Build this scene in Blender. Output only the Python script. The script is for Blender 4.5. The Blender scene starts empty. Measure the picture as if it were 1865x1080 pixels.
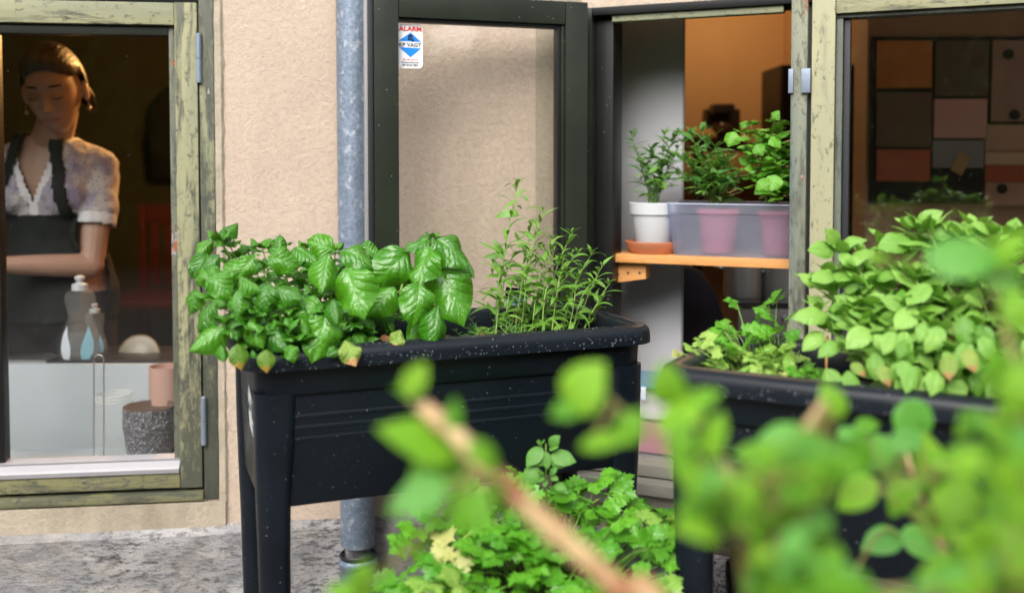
import bpy, bmesh, math, random
from mathutils import Vector, Matrix, noise
import numpy as np
R = math.radians
rnd = random.Random(7)
S = bpy.context.scene
COL = S.collection

# ---------------------------------------------------------------- camera
FPX, CX, CY, HZ, CAMZ = 1813.0, 932.5, 373.0, 300.0, 1.10
PITCH = math.atan((HZ - CY) / -FPX)
cam = bpy.data.objects.new('camera', bpy.data.cameras.new('camera'))
COL.objects.link(cam)
S.camera = cam
cam.location = (0, 0, CAMZ)
cam.rotation_euler = (R(90) - PITCH, 0, 0)
cam.data.sensor_width = 36.0
cam.data.lens = 36.0 * FPX / 1865.0
cam.data.shift_y = -(540.0 - CY) / 1865.0
cam.data.clip_start = 0.02
cam.data.clip_end = 400
cam.data.dof.use_dof = True
cam.data.dof.focus_distance = 2.0
cam.data.dof.aperture_fstop = 2.1
# ---------------------------------------------------------------- world, sun, exposure
W = bpy.data.worlds.new('World'); S.world = W; W.use_nodes = True
nt = W.node_tree
bg = nt.nodes['Background']
sky = nt.nodes.new('ShaderNodeTexSky'); sky.sky_type = 'NISHITA'; sky.sun_disc = False
SUN_EL, SUN_AZ = R(42), R(196)          # azimuth clockwise from +Y: behind the camera, a little left
sky.sun_elevation = SUN_EL; sky.sun_rotation = SUN_AZ
sky.air_density = 1.0; sky.dust_density = 4.0; sky.ozone_density = 1.0
hs = nt.nodes.new('ShaderNodeHueSaturation'); hs.inputs['Saturation'].default_value = 0.45   # overcast: paler sky
nt.links.new(sky.outputs[0], hs.inputs['Color']); nt.links.new(hs.outputs[0], bg.inputs['Color'])
bg.inputs['Strength'].default_value = 0.15
sun = bpy.data.objects.new('sun', bpy.data.lights.new('sun', 'SUN')); COL.objects.link(sun)
sun.data.energy = 1.5; sun.data.angle = R(55); sun.data.color = (1.0, 0.96, 0.90)
sdir = Vector((math.sin(SUN_AZ) * math.cos(SUN_EL), math.cos(SUN_AZ) * math.cos(SUN_EL), math.sin(SUN_EL)))
sun.rotation_euler = sdir.to_track_quat('Z', 'Y').to_euler()
sun.location = (0, 0, 8)
S.view_settings.view_transform = 'Standard'; S.view_settings.look = 'None'
S.view_settings.gamma = 1; S.view_settings.use_curve_mapping = False
S.view_settings.exposure = 1.08
S.cycles.max_bounces = 9; S.cycles.transparent_max_bounces = 24; S.cycles.transmission_bounces = 8
S.cycles.caustics_reflective = False; S.cycles.caustics_refractive = False
S.cycles.sample_clamp_indirect = 6

# ---------------------------------------------------------------- where things stand
def P(px, py, Y):
    """the point at depth Y that is seen at pixel (px, py) of the 1865x1080 photograph"""
    cx, cy = (px - CX) / FPX, -(py - CY) / FPX
    d = Vector((cx, math.cos(PITCH) + cy * math.sin(PITCH), -math.sin(PITCH) + cy * math.cos(PITCH)))
    return Vector((0, 0, CAMZ)) + d * (Y / d.y)
def frame(origin, yaw):
    """wall frame: x runs along the wall to the right, y points out of the wall, z up"""
    c, s = math.cos(yaw), math.sin(yaw)
    m = Matrix(((c, s, 0, origin[0]), (s, -c, 0, origin[1]), (0, 0, 1, 0), (0, 0, 0, 1)))
    return m
CORNER = Vector((0.061, 2.558, 0))
FA = frame(CORNER, R(7.4))
FB = frame(CORNER, R(-22.9))
def on(F, px, py, off):
    """local (x, z) of the pixel on the plane lying off metres out of the wall with frame F"""
    o = Vector((0, 0, CAMZ)); d = P(px, py, 1.0) - o
    n = (F.to_3x3() @ Vector((0, 1, 0))); p0 = F @ Vector((0, off, 0))
    t = (p0 - o).dot(n) / d.dot(n)
    q = F.inverted() @ (o + d * t)
    return q.x, q.z

# ---------------------------------------------------------------- objects
WM = {}
def link(o, parent=None):
    COL.objects.link(o)
    WM[o.name] = o.matrix_basis.copy()
    if parent is not None:
        o.parent = parent
        o.matrix_parent_inverse = WM[parent.name].inverted()
    return o
def tag(o, label=None, cat=None, group=None, kind=None):
    if label: o['label'] = label
    if cat: o['category'] = cat
    if group: o['group'] = group
    if kind: o['kind'] = kind
    return o
def thing(name, label, cat, loc=(0, 0, 0), rz=0, group=None):
    o = bpy.data.objects.new(name, None)
    o.empty_display_size = 0.05
    o.matrix_basis = Matrix.Translation(Vector(loc)) @ Matrix.Rotation(rz, 4, 'Z')
    link(o); return tag(o, label, cat, group)
def bevelbox_data(lo, hi, b):
    bm = bmesh.new()
    bmesh.ops.create_cube(bm, size=1)
    lo, hi = Vector(lo), Vector(hi)
    for v in bm.verts:
        v.co = Vector([lo[i] if v.co[i] < 0 else hi[i] for i in range(3)])
    if b > 0:
        b = min(b, min(abs(hi[i] - lo[i]) for i in range(3)) * 0.45)
        bmesh.ops.bevel(bm, geom=list(bm.edges), offset=b, segments=2, affect='EDGES', profile=0.7)
    return bm
class MB:
    """collects shapes, then builds ONE mesh object"""
    def __init__(s, F=None): s.v = []; s.f = []; s.mi = []; s.F = F or Matrix.Identity(4); s.uv = None
    def add(s, vs, fs, mi=0, F=None):
        b = len(s.v); F = s.F if F is None else F
        s.v += [F @ Vector(v) for v in vs]
        s.f += [tuple(b + i for i in f) for f in fs]; s.mi += [mi] * len(fs)
        return s
    def box(s, lo, hi, b=0.0, mi=0, F=None):
        lo2 = [min(lo[i], hi[i]) for i in range(3)]; hi2 = [max(lo[i], hi[i]) for i in range(3)]
        bm = bevelbox_data(lo2, hi2, b); bm.verts.index_update()
        s.add([v.co.copy() for v in bm.verts], [[v.index for v in f.verts] for f in bm.faces], mi, F)
        bm.free(); return s
    def tube(s, pts, rads, n=8, mi=0, cap=True, F=None):
        pts = [Vector(p) for p in pts]
        if not hasattr(rads, '__len__'): rads = [rads] * len(pts)
        vs = []; fs = []
        up = Vector((0, 0, 1))
        t0 = (pts[1] - pts[0]).normalized()
        a = t0.orthogonal().normalized()
        for i, p in enumerate(pts):
            t = (pts[min(i + 1, len(pts) - 1)] - pts[max(i - 1, 0)]).normalized()
            a = (a - t * a.dot(t))
            a = a.normalized() if a.length > 1e-6 else t.orthogonal().normalized()
            b = t.cross(a)
            for k in range(n):
                an = 2 * math.pi * k / n
                vs.append(p + (a * math.cos(an) + b * math.sin(an)) * rads[i])
        for i in range(len(pts) - 1):
            for k in range(n):
                fs.append((i * n + k, i * n + (k + 1) % n, (i + 1) * n + (k + 1) % n, (i + 1) * n + k))
        if cap:
            fs.append(tuple(range(n - 1, -1, -1))); fs.append(tuple((len(pts) - 1) * n + k for k in range(n)))
        return s.add(vs, fs, mi, F)
    def lathe(s, prof, c=(0, 0, 0), n=40, mi=0, F=None, sx=1.0, sy=1.0):
        vs = []; fs = []
        for r, z in prof:
            for k in range(n):
                a = 2 * math.pi * k / n
                vs.append((c[0] + r * math.cos(a) * sx, c[1] + r * math.sin(a) * sy, c[2] + z))
        for i in range(len(prof) - 1):
            for k in range(n):
                fs.append((i * n + k, i * n + (k + 1) % n, (i + 1) * n + (k + 1) % n, (i + 1) * n + k))
        return s.add(vs, fs, mi, F)
    def loft(s, loops, cap0=False, cap1=False, mi=0, F=None, closed=False):
        n = len(loops[0]); vs = [p for L in loops for p in L]; fs = []
        m = len(loops)
        for i in range(m if closed else m - 1):
            j = (i + 1) % m
            for k in range(n):
                fs.append((i * n + k, i * n + (k + 1) % n, j * n + (k + 1) % n, j * n + k))
        if cap0: fs.append(tuple(range(n - 1, -1, -1)))
        if cap1: fs.append(tuple((m - 1) * n + k for k in range(n)))
        return s.add(vs, fs, mi, F)
    def build(s, name, mats, parent=None, smooth=False, angle=None):
        me = bpy.data.meshes.new(name)
        me.from_pydata([tuple(v) for v in s.v], [], s.f)
        if not isinstance(mats, (list, tuple)): mats = [mats]
        for m in mats: me.materials.append(m)
        if any(s.mi): me.polygons.foreach_set('material_index', s.mi)
        bm = bmesh.new(); bm.from_mesh(me); bmesh.ops.recalc_face_normals(bm, faces=bm.faces); bm.to_mesh(me); bm.free()
        if smooth:
            me.polygons.foreach_set('use_smooth', [True] * len(me.polygons))
            if angle is not None: me.set_sharp_from_angle(angle=R(angle))
        me.update()
        o = bpy.data.objects.new(name, me)
        return link(o, parent)
def rrect(x0, x1, y0, y1, z, r, n=5):
    pts = []
    for cx, cy, a0 in ((x1 - r, y1 - r, 0), (x0 + r, y1 - r, 90), (x0 + r, y0 + r, 180), (x1 - r, y0 + r, 270)):
        for k in range(n + 1):
            a = R(a0 + 90 * k / n)
            pts.append(Vector((cx + r * math.cos(a), cy + r * math.sin(a), z)))
    return pts
def text_mesh(txt, size, extrude=0.0, bold=0.0, align='CENTER'):
    c = bpy.data.curves.new('lettering', 'FONT'); c.body = txt; c.size = size; c.align_x = align; c.align_y = 'CENTER'
    c.extrude = extrude; c.offset = bold; c.resolution_u = 3
    o = bpy.data.objects.new('lettering', c); COL.objects.link(o)
    dg = bpy.context.evaluated_depsgraph_get()
    me = bpy.data.meshes.new_from_object(o.evaluated_get(dg))
    vs = [v.co.copy() for v in me.vertices]; fs = [tuple(p.vertices) for p in me.polygons]
    bpy.data.objects.remove(o); bpy.data.curves.remove(c); bpy.data.meshes.remove(me)
    return vs, fs

# ---------------------------------------------------------------- materials
class N:
    """small helper for node materials"""
    def __init__(s, name):
        s.m = bpy.data.materials.new(name); s.m.use_nodes = True
        s.t = s.m.node_tree; s.t.nodes.clear()
        s.out = s.t.nodes.new('ShaderNodeOutputMaterial')
        s.c = None
    def n(s, typ, **kw):
        x = s.t.nodes.new('ShaderNode' + typ)
        for k, v in kw.items():
            if hasattr(x, k) and not k[0].isupper(): setattr(x, k, v)
            else: s.set(x, k.replace('_', ' '), v)
        return x
    def set(s, x, k, v):
        i = x.inputs[k] if not isinstance(k, int) else x.inputs[k]
        if hasattr(v, 'bl_idname') or hasattr(v, 'is_output'):
            s.t.links.new(v if hasattr(v, 'is_output') else v.outputs[0], i)
        else:
            if isinstance(v, tuple) and len(v) == 3 and i.type == 'RGBA': v = (*v, 1)
            i.default_value = v
    def co(s, kind='Object', scale=(1, 1, 1), rot=(0, 0, 0)):
        tc = s.n('TexCoord'); mp = s.n('Mapping')
        s.t.links.new(tc.outputs[kind], mp.inputs['Vector'])
        mp.inputs['Scale'].default_value = scale; mp.inputs['Rotation'].default_value = rot
        return mp
    def noise(s, scale=5, detail=4, rough=0.55, co=None, dist=0.0):
        x = s.n('TexNoise'); x.inputs['Scale'].default_value = scale; x.inputs['Detail'].default_value = detail
        x.inputs['Roughness'].default_value = rough; x.inputs['Distortion'].default_value = dist
        s.t.links.new((co or s.co()).outputs[0], x.inputs['Vector']); return x.outputs['Fac']
    def vor(s, scale=5, feature='F1', co=None, out='Distance', rand=1.0):
        x = s.n('TexVoronoi'); x.feature = feature; x.inputs['Scale'].default_value = scale; x.inputs['Randomness'].default_value = rand
        s.t.links.new((co or s.co()).outputs[0], x.inputs['Vector']); return x.outputs[out]
    def ramp(s, fac, stops, interp='LINEAR'):
        x = s.n('ValToRGB'); x.color_ramp.interpolation = interp
        el = x.color_ramp.elements
        while len(el) < len(stops): el.new(0.5)
        for e, (p, c) in zip(el, stops):
            e.position = p; e.color = (*c, 1) if isinstance(c, tuple) else (c, c, c, 1)
        s.t.links.new(fac, x.inputs[0]); return x.outputs[0]
    def mix(s, fac, a, b, typ='MIX'):
        x = s.n('Mix'); x.data_type = 'RGBA'; x.blend_type = typ
        for i, v in ((0, fac), (6, a), (7, b)): s.set(x, i, v)
        return x.outputs[2]
    def math(s, op, a, b=None, c=None, clamp=False):
        x = s.n('Math'); x.operation = op; x.use_clamp = clamp
        for i, v in enumerate((a, b, c)):
            if v is not None: s.set(x, i, v)
        return x.outputs[0]
    def bump(s, h, strength=0.3, dist=0.01, normal=None):
        x = s.n('Bump'); x.inputs['Strength'].default_value = strength; x.inputs['Distance'].default_value = dist
        s.t.links.new(h, x.inputs['Height'])
        if normal is not None: s.t.links.new(normal, x.inputs['Normal'])
        return x.outputs[0]
    def pbr(s, col, rough=0.5, normal=None, **kw):
        x = s.n('BsdfPrincipled')
        s.set(x, 'Base Color', col); s.set(x, 'Roughness', rough)
        if normal is not None: s.set(x, 'Normal', normal)
        for k, v in kw.items(): s.set(x, k.replace('_', ' '), v)
        return x.outputs[0]
    def done(s, sh):
        s.t.links.new(sh, s.out.inputs['Surface']); return s.m
def plain(name, col, rough=0.5, bumpscale=0, bs=0.2, var=0.0, **kw):
    n = N(name); c = col
    if var: c = n.mix(n.noise(9, 5), tuple(x * (1 - var) for x in col), tuple(min(1, x * (1 + var)) for x in col))
    nm = n.bump(n.noise(bumpscale, 6), bs, 0.002) if bumpscale else None
    return n.done(n.pbr(c, rough, nm, **kw))

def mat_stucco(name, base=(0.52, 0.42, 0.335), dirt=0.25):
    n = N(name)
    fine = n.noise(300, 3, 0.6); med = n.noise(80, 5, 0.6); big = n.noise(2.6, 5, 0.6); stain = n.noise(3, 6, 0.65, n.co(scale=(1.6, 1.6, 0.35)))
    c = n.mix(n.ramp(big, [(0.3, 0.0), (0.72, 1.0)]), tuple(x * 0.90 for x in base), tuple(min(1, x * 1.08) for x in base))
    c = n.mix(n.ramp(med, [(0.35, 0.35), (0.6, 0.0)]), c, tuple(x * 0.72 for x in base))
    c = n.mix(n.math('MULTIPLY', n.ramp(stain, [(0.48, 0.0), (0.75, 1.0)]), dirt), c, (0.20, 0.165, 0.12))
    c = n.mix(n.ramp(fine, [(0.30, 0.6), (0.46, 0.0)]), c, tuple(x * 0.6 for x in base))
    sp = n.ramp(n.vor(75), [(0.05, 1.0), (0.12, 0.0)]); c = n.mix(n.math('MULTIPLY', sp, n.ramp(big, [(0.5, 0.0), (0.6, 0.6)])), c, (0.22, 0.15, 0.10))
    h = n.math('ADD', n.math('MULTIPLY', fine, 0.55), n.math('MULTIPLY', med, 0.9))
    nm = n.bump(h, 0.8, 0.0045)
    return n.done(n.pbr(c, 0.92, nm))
def mat_plinth():
    n = N('lichen_concrete')
    co = n.co(scale=(0.75, 0.75, 2.2))
    a = n.noise(11, 8, 0.75, co); b = n.noise(46, 8, 0.78, co, 0.15); f = n.noise(170, 4, 0.6)
    c = n.mix(n.ramp(a, [(0.38, 0.0), (0.62, 1.0)]), (0.27, 0.275, 0.29), (0.48, 0.45, 0.42))
    c = n.mix(n.ramp(n.noise(4, 4), [(0.45, 0.0), (0.6, 0.5)]), c, (0.58, 0.58, 0.60))
    blk = n.math('MULTIPLY', n.ramp(b, [(0.50, 0.0), (0.57, 1.0)]), n.ramp(n.noise(3.2, 5, 0.6), [(0.40, 0.25), (0.58, 1.0)]))
    c = n.mix(n.math('MULTIPLY', blk, 0.85), c, (0.035, 0.04, 0.045))
    c = n.mix(n.ramp(f, [(0.3, 0.6), (0.42, 0.0)]), c, (0.08, 0.08, 0.085))
    h = n.math('ADD', n.math('MULTIPLY', b, 1.0), n.math('MULTIPLY', f, 0.3))
    return n.done(n.pbr(c, 0.9, n.bump(h, 1.0, 0.012)))
def mat_paintwood(name, vertical=True, chip=0.5, mold=0.5, base=(0.285, 0.28, 0.155), alt=(0.185, 0.205, 0.13), under=(0.05, 0.055, 0.045), chipcol=(0.30, 0.27, 0.27), red=0.3, lowdirt=0.0):
    n = N(name)
    st = (1, 1, 0.14) if vertical else (0.14, 0.14, 1)
    co = n.co(scale=st); grain = n.noise(95, 5, 0.6, co); streak = n.noise(26, 7, 0.72, co, 0.4); big = n.noise(3.0, 4, 0.55)
    c = n.mix(n.ramp(n.noise(11, 4, 0.5, co), [(0.35, 0.0), (0.65, 1.0)]), base, alt)
    w = n.math('MULTIPLY', n.ramp(streak, [(0.60 - 0.18 * mold, 0.0), (0.66 - 0.12 * mold, 1.0)]), n.ramp(big, [(0.52 - 0.3 * mold, 0.0), (0.66 - 0.2 * mold, 1.0)]))
    c = n.mix(n.math('MULTIPLY', w, 0.86), c, under)
    sp = n.noise(70, 6, 0.75, n.co(scale=(1, 1, 0.5) if vertical else (0.5, 0.5, 1)))
    tz = n.n('TexCoord'); gz = n.n('SeparateXYZ'); n.t.links.new(tz.outputs['Generated'], gz.inputs[0])
    low = n.math('MULTIPLY', n.math('POWER', n.math('SUBTRACT', 1.0, gz.outputs[2]), 2.2), lowdirt)
    c = n.mix(n.math('MULTIPLY', n.ramp(n.math('ADD', n.noise(75, 8, 0.8, n.co(scale=(1, 1, 0.3))), n.math('MULTIPLY', low, 0.26)), [(0.56, 0.0), (0.70, 1.0)]), 0.88), c, under)
    spots = n.ramp(sp, [(0.60 - 0.06 * mold, 0.0), (0.64 - 0.06 * mold, 1.0)])
    c = n.mix(n.math('MULTIPLY', spots, 0.75), c, under)
    chn = n.noise(9, 7, 0.66, n.co(scale=(1, 1, 0.45) if vertical else (0.45, 0.45, 1)), 0.5)
    ch = n.ramp(chn, [(0.70 - 0.10 * chip, 0.0), (0.705 - 0.10 * chip, 1.0)])
    cc = n.mix(n.ramp(n.noise(14, 2), [(0.62 - 0.12 * red, 0.0), (0.66 - 0.12 * red, 1.0)]), chipcol, (0.30, 0.085, 0.035))
    c = n.mix(ch, c, cc)
    h = n.math('SUBTRACT', n.math('ADD', n.math('MULTIPLY', grain, 0.4), n.math('MULTIPLY', w, -0.7)), n.math('MULTIPLY', ch, 1.3))
    return n.done(n.pbr(c, 0.55, n.bump(h, 0.7, 0.003)))
def mat_darkpaint(name, col=(0.015, 0.019, 0.013), rough=0.36):
    n = N(name)
    g = n.noise(60, 5, 0.6, n.co(scale=(1, 1, 0.15))); d = n.noise(6, 5)
    c = n.mix(n.ramp(d, [(0.4, 0.0), (0.7, 1.0)]), col, tuple(x * 1.5 for x in col))
    sp = n.vor(42); c = n.mix(n.ramp(sp, [(0.035, 0.8), (0.06, 0.0)]), c, (0.4, 0.38, 0.33))
    return n.done(n.pbr(c, rough, n.bump(g, 0.25, 0.002), Specular_IOR_Level=0.32))
def mat_plastic():
    n = N('black_planter_plastic')
    co = n.co('Object')
    g = n.noise(420, 2, 0.5, co); big = n.noise(5, 4, 0.5, co)
    c = n.mix(n.ramp(big, [(0.3, 0.0), (0.7, 1.0)]), (0.0030, 0.0056, 0.0095), (0.006, 0.0098, 0.0155))
    v1 = n.n('TexVoronoi'); v1.inputs['Scale'].default_value = 125; n.t.links.new(co.outputs[0], v1.inputs['Vector'])
    sep = n.n('SeparateColor'); n.t.links.new(v1.outputs['Color'], sep.inputs[0])
    d = n.math('LESS_THAN', v1.outputs['Distance'], n.math('MULTIPLY', n.math('POWER', sep.outputs[1], 2.0), 0.14))
    d = n.math('MULTIPLY', d, n.math('GREATER_THAN', sep.outputs[0], 0.25))
    v2 = n.n('TexVoronoi'); v2.inputs['Scale'].default_value = 210; n.t.links.new(co.outputs[0], v2.inputs['Vector'])
    d2 = n.math('MULTIPLY', n.math('LESS_THAN', v2.outputs['Distance'], 0.085), n.ramp(n.noise(7, 3), [(0.45, 0.0), (0.55, 1.0)]))
    d = n.math('MAXIMUM', d, n.math('MULTIPLY', d2, 0.6))
    c = n.mix(n.math('MULTIPLY', d, 0.55), c, (0.4, 0.4, 0.4))
    r = n.math('ADD', n.math('MULTIPLY', big, 0.25), 0.26)
    return n.done(n.pbr(c, r, n.bump(g, 0.10, 0.001), Specular_IOR_Level=0.30))
def mat_galv():
    n = N('galvanised_steel')
    v = n.n('TexVoronoi'); v.inputs['Scale'].default_value = 170; co = n.co(); n.t.links.new(co.outputs[0], v.inputs['Vector'])
    sep = n.n('SeparateColor'); n.t.links.new(v.outputs['Color'], sep.inputs[0])
    c = n.mix(sep.outputs[0], (0.15, 0.195, 0.265), (0.24, 0.295, 0.375))
    wn = n.noise(55, 5, 0.62, n.co(scale=(1, 1, 0.7)), 0.2); c = n.mix(n.ramp(wn, [(0.57, 0.0), (0.66, 0.6)]), c, (0.55, 0.59, 0.64))
    dk = n.noise(9, 5, 0.7); c = n.mix(n.ramp(dk, [(0.55, 0.0), (0.75, 0.5)]), c, (0.12, 0.15, 0.19))
    return n.done(n.pbr(c, n.math('ADD', n.math('MULTIPLY', sep.outputs[1], 0.2), 0.38), n.bump(wn, 0.1, 0.001), Metallic=0.45))
def mat_glass(name, tint=(0.93, 0.95, 0.94), spatter=0.0, refl=1.0, dirt=0.0):
    n = N(name)
    fr = n.n('Fresnel'); fr.inputs['IOR'].default_value = 1.52
    tr = n.n('BsdfTransparent'); tr.inputs[0].default_value = (*tint, 1)
    gl = n.n('BsdfGlossy'); gl.inputs['Roughness'].default_value = 0.0
    mx = n.n('MixShader'); geo = n.n('NewGeometry'); n.t.links.new(n.math('MULTIPLY', n.math('MULTIPLY', fr.outputs[0], 1.8 * refl, clamp=True), n.math('SUBTRACT', 1.0, geo.outputs['Backfacing'])), mx.inputs[0])
    n.t.links.new(tr.outputs[0], mx.inputs[1]); n.t.links.new(gl.outputs[0], mx.inputs[2])
    sh = mx.outputs[0]
    if spatter or dirt:
        df = n.n('BsdfDiffuse'); df.inputs[0].default_value = (0.75, 0.78, 0.82, 1)
        f = None
        for sc, th, w in ((150, 0.085, 0.5), (330, 0.10, 0.4)):
            v = n.n('TexVoronoi'); v.inputs['Scale'].default_value = sc; n.t.links.new(n.co().outputs[0], v.inputs['Vector'])
            sep = n.n('SeparateColor'); n.t.links.new(v.outputs['Color'], sep.inputs[0])
            tc = n.n('TexCoord'); g = n.n('SeparateXYZ'); n.t.links.new(tc.outputs['Generated'], g.inputs[0])
            dens = n.math('ADD', n.math('MULTIPLY', n.math('POWER', n.math('MULTIPLY', g.outputs[0], n.math('ADD', n.math('MULTIPLY', g.outputs[2], 0.8), 0.2)), 2.0), spatter), 0.10 * max(spatter, 0.4))
            cond = n.math('MULTIPLY', n.math('LESS_THAN', v.outputs['Distance'], n.math('MULTIPLY', sep.outputs[1], th)), n.math('LESS_THAN', sep.outputs[0], n.math('MULTIPLY', dens, w * 2)))
            f = cond if f is None else n.math('MAXIMUM', f, cond)
        if dirt:
            f = n.math('MAXIMUM', n.math('MULTIPLY', f, 1.0), n.math('MULTIPLY', n.noise(2.2, 5, 0.6), dirt))
        f = n.math('MULTIPLY', f, 0.65)
        m2 = n.n('MixShader'); n.t.links.new(f, m2.inputs[0]); n.t.links.new(sh, m2.inputs[1]); n.t.links.new(df.outputs[0], m2.inputs[2]); sh = m2.outputs[0]
    return n.done(sh)
def mat_clear(name, col=(1, 1, 1), rough=0.0, ior=1.45, alpha=None):
    n = N(name)
    return n.done(n.pbr(col, rough, None, Transmission_Weight=1.0, IOR=ior))
def mat_milky(name, col=(0.75, 0.80, 0.92), f=0.35):
    n = N(name)
    tr = n.n('BsdfTransparent'); tr.inputs[0].default_value = (*[min(1, c * 1.1) for c in col], 1)
    p = n.pbr(col, 0.28); t2 = n.n('BsdfTranslucent'); t2.inputs[0].default_value = (*col, 1)
    a = n.n('MixShader'); a.inputs[0].default_value = 0.5; n.t.links.new(p, a.inputs[1]); n.t.links.new(t2.outputs[0], a.inputs[2])
    m = n.n('MixShader'); n.t.links.new(n.math('ADD', n.math('MULTIPLY', n.noise(12, 4), 0.18), f - 0.09), m.inputs[0]); n.t.links.new(tr.outputs[0], m.inputs[1]); n.t.links.new(a.outputs[0], m.inputs[2])
    return n.done(m.outputs[0])
def mat_leaf(name, col, col2, vein=(0.25, 0.42, 0.10), veins=7, pucker=0.6, rough=0.34, trans=0.35, edge=None, veinmix=0.35, spec=0.5, var=0.25, veinslope=0.55, bd=0.0022):
    """leaf: UV x = across (-1..1 mapped 0..1), UV y = along; pinnate veins, blistered relief, thin translucent blade"""
    n = N(name)
    uv = n.n('TexCoord'); s = n.n('SeparateXYZ'); n.t.links.new(uv.outputs['UV'], s.inputs[0])
    oi = n.n('ObjectInfo')
    u = n.math('ABSOLUTE', n.math('SUBTRACT', n.math('MULTIPLY', s.outputs[0], 2.0), 1.0)); v = s.outputs[1]
    co = n.co('Object'); nz = n.noise(2.2, 4, 0.6, co)
    ph = n.math('MULTIPLY', n.math('SUBTRACT', n.math('ADD', v, n.math('MULTIPLY', n.noise(4.0, 3, 0.5, co), 0.16)), n.math('MULTIPLY', n.math('POWER', u, 0.8), veinslope * 0.45)), float(veins))
    tri = n.math('ABSOLUTE', n.math('SUBTRACT', n.math('FRACT', ph), 0.5))           # 0.5 at a vein, 0 between
    side = n.ramp(tri, [(0.40, 0.0), (0.5, 1.0)])
    mid = n.ramp(u, [(0.0, 1.0), (0.07, 0.0)])
    vn = n.math('MAXIMUM', n.math('MULTIPLY', side, n.ramp(u, [(0.55, 1.0), (0.95, 0.2)])), mid)
    rv = n.math('ADD', n.math('MULTIPLY', oi.outputs['Random'], 0.7), n.math('MULTIPLY', nz, 0.3))
    c = n.mix(rv, col, col2)
    c = n.mix(n.math('MULTIPLY', vn, veinmix), c, vein)
    if edge is not None:
        e = n.math('MULTIPLY', n.ramp(n.math('ADD', u, n.math('MULTIPLY', nz, 0.5)), [(1.0, 0.0), (1.3, 1.0)]), 1.0)
        e = n.math('MAXIMUM', e, n.ramp(n.math('ADD', v, n.math('MULTIPLY', nz, 0.5)), [(0.95, 0.0), (1.25, 1.0)]))
        c = n.mix(e, c, edge)
    puff = n.math('MULTIPLY', n.math('SUBTRACT', 1.0, n.math('POWER', n.math('MULTIPLY', tri, 2.0), 2.0)), n.ramp(u, [(0.0, 0.0), (0.35, 1.0)]))
    h = n.math('ADD', n.math('MULTIPLY', puff, pucker), n.math('ADD', n.math('MULTIPLY', vn, -0.15), n.math('MULTIPLY', n.noise(13, 4, 0.55, co), 1.1)))
    nm = n.bump(h, 0.55, bd)
    p = n.pbr(c, n.math('ADD', n.math('MULTIPLY', n.noise(7, 4, 0.6, co), 0.25), rough - 0.10), nm, Specular_IOR_Level=spec)
    t = n.n('BsdfTranslucent'); n.t.links.new(n.mix(0.5, c, (0.30, 0.55, 0.05)), t.inputs[0]); n.t.links.new(nm, t.inputs['Normal'])
    m = n.n('MixShader'); m.inputs[0].default_value = trans; n.t.links.new(p, m.inputs[1]); n.t.links.new(t.outputs[0], m.inputs[2])
    return n.done(m.outputs[0])

# ---------------------------------------------------------------- material set
M = {}
M['stucco'] = mat_stucco('pink_beige_render')
M['stucco_pier'] = mat_stucco('darker_pier_render', (0.34, 0.29, 0.22), 0.8)  # darker, greyer render with stronger blotches, for the pier alone
M['sillband'] = mat_stucco('weathered_sill_render', (0.42, 0.365, 0.28), 0.9)
M['plinth'] = mat_plinth()
M['paint_v'] = mat_paintwood('flaking_green_paint_upright', True, 0.30, 0.48, lowdirt=1.0)
M['paint_frame'] = mat_paintwood('mouldy_green_paint_upright', True, 0.45, 1.25, lowdirt=1.2)
M['paint_h'] = mat_paintwood('flaking_green_paint_level', False, 0.25, 0.35)
M['paint_sill'] = mat_paintwood('blistered_green_paint_level', False, 0.95, 0.75, base=(0.185, 0.18, 0.085), alt=(0.11, 0.12, 0.065), chipcol=(0.42, 0.36, 0.35))
M['paint_mullion'] = mat_paintwood('worn_grey_green_paint', True, 0.95, 0.55, base=(0.235, 0.24, 0.155), alt=(0.11, 0.14, 0.13), red=1.0)
M['paint_right'] = mat_paintwood('pale_yellow_green_paint', True, 0.40, 0.10, base=(0.34, 0.325, 0.19), alt=(0.28, 0.28, 0.175), red=0.5)
M['bead'] = mat_paintwood('dark_worn_glazing_bead', True, 0.95, 0.5, base=(0.07, 0.08, 0.065), alt=(0.13, 0.15, 0.12), red=1.0)
M['bead_red'] = mat_paintwood('bare_wood_glazing_bead', True, 0.9, 0.5, base=(0.07, 0.075, 0.05), alt=(0.15, 0.16, 0.12), red=0.9)
M['dark'] = mat_darkpaint('dark_green_paint')
M['black'] = mat_darkpaint('black_green_paint', (0.005, 0.006, 0.006), 0.42)
M['plastic'] = mat_plastic()
M['galv'] = mat_galv()
M['zinc'] = plain('zinc_hinge', (0.23, 0.28, 0.36), 0.45, 90, 0.3, 0.2, Metallic=0.5)
M['alu'] = plain('weathered_aluminium', (0.32, 0.315, 0.33), 0.45, 60, 0.25, 0.12, Metallic=0.35)
M['glass'] = mat_glass('window_glass', (0.955, 0.96, 0.955), 0.05)
M['glass_open'] = mat_glass('open_sash_glass', (0.99, 0.99, 0.985), 0.0)
M['glass_spat'] = mat_glass('spattered_glass', (0.97, 0.97, 0.965), 1.5, 1.9)
M['rubber'] = plain('black_rubber', (0.012, 0.013, 0.018), 0.5)

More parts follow.
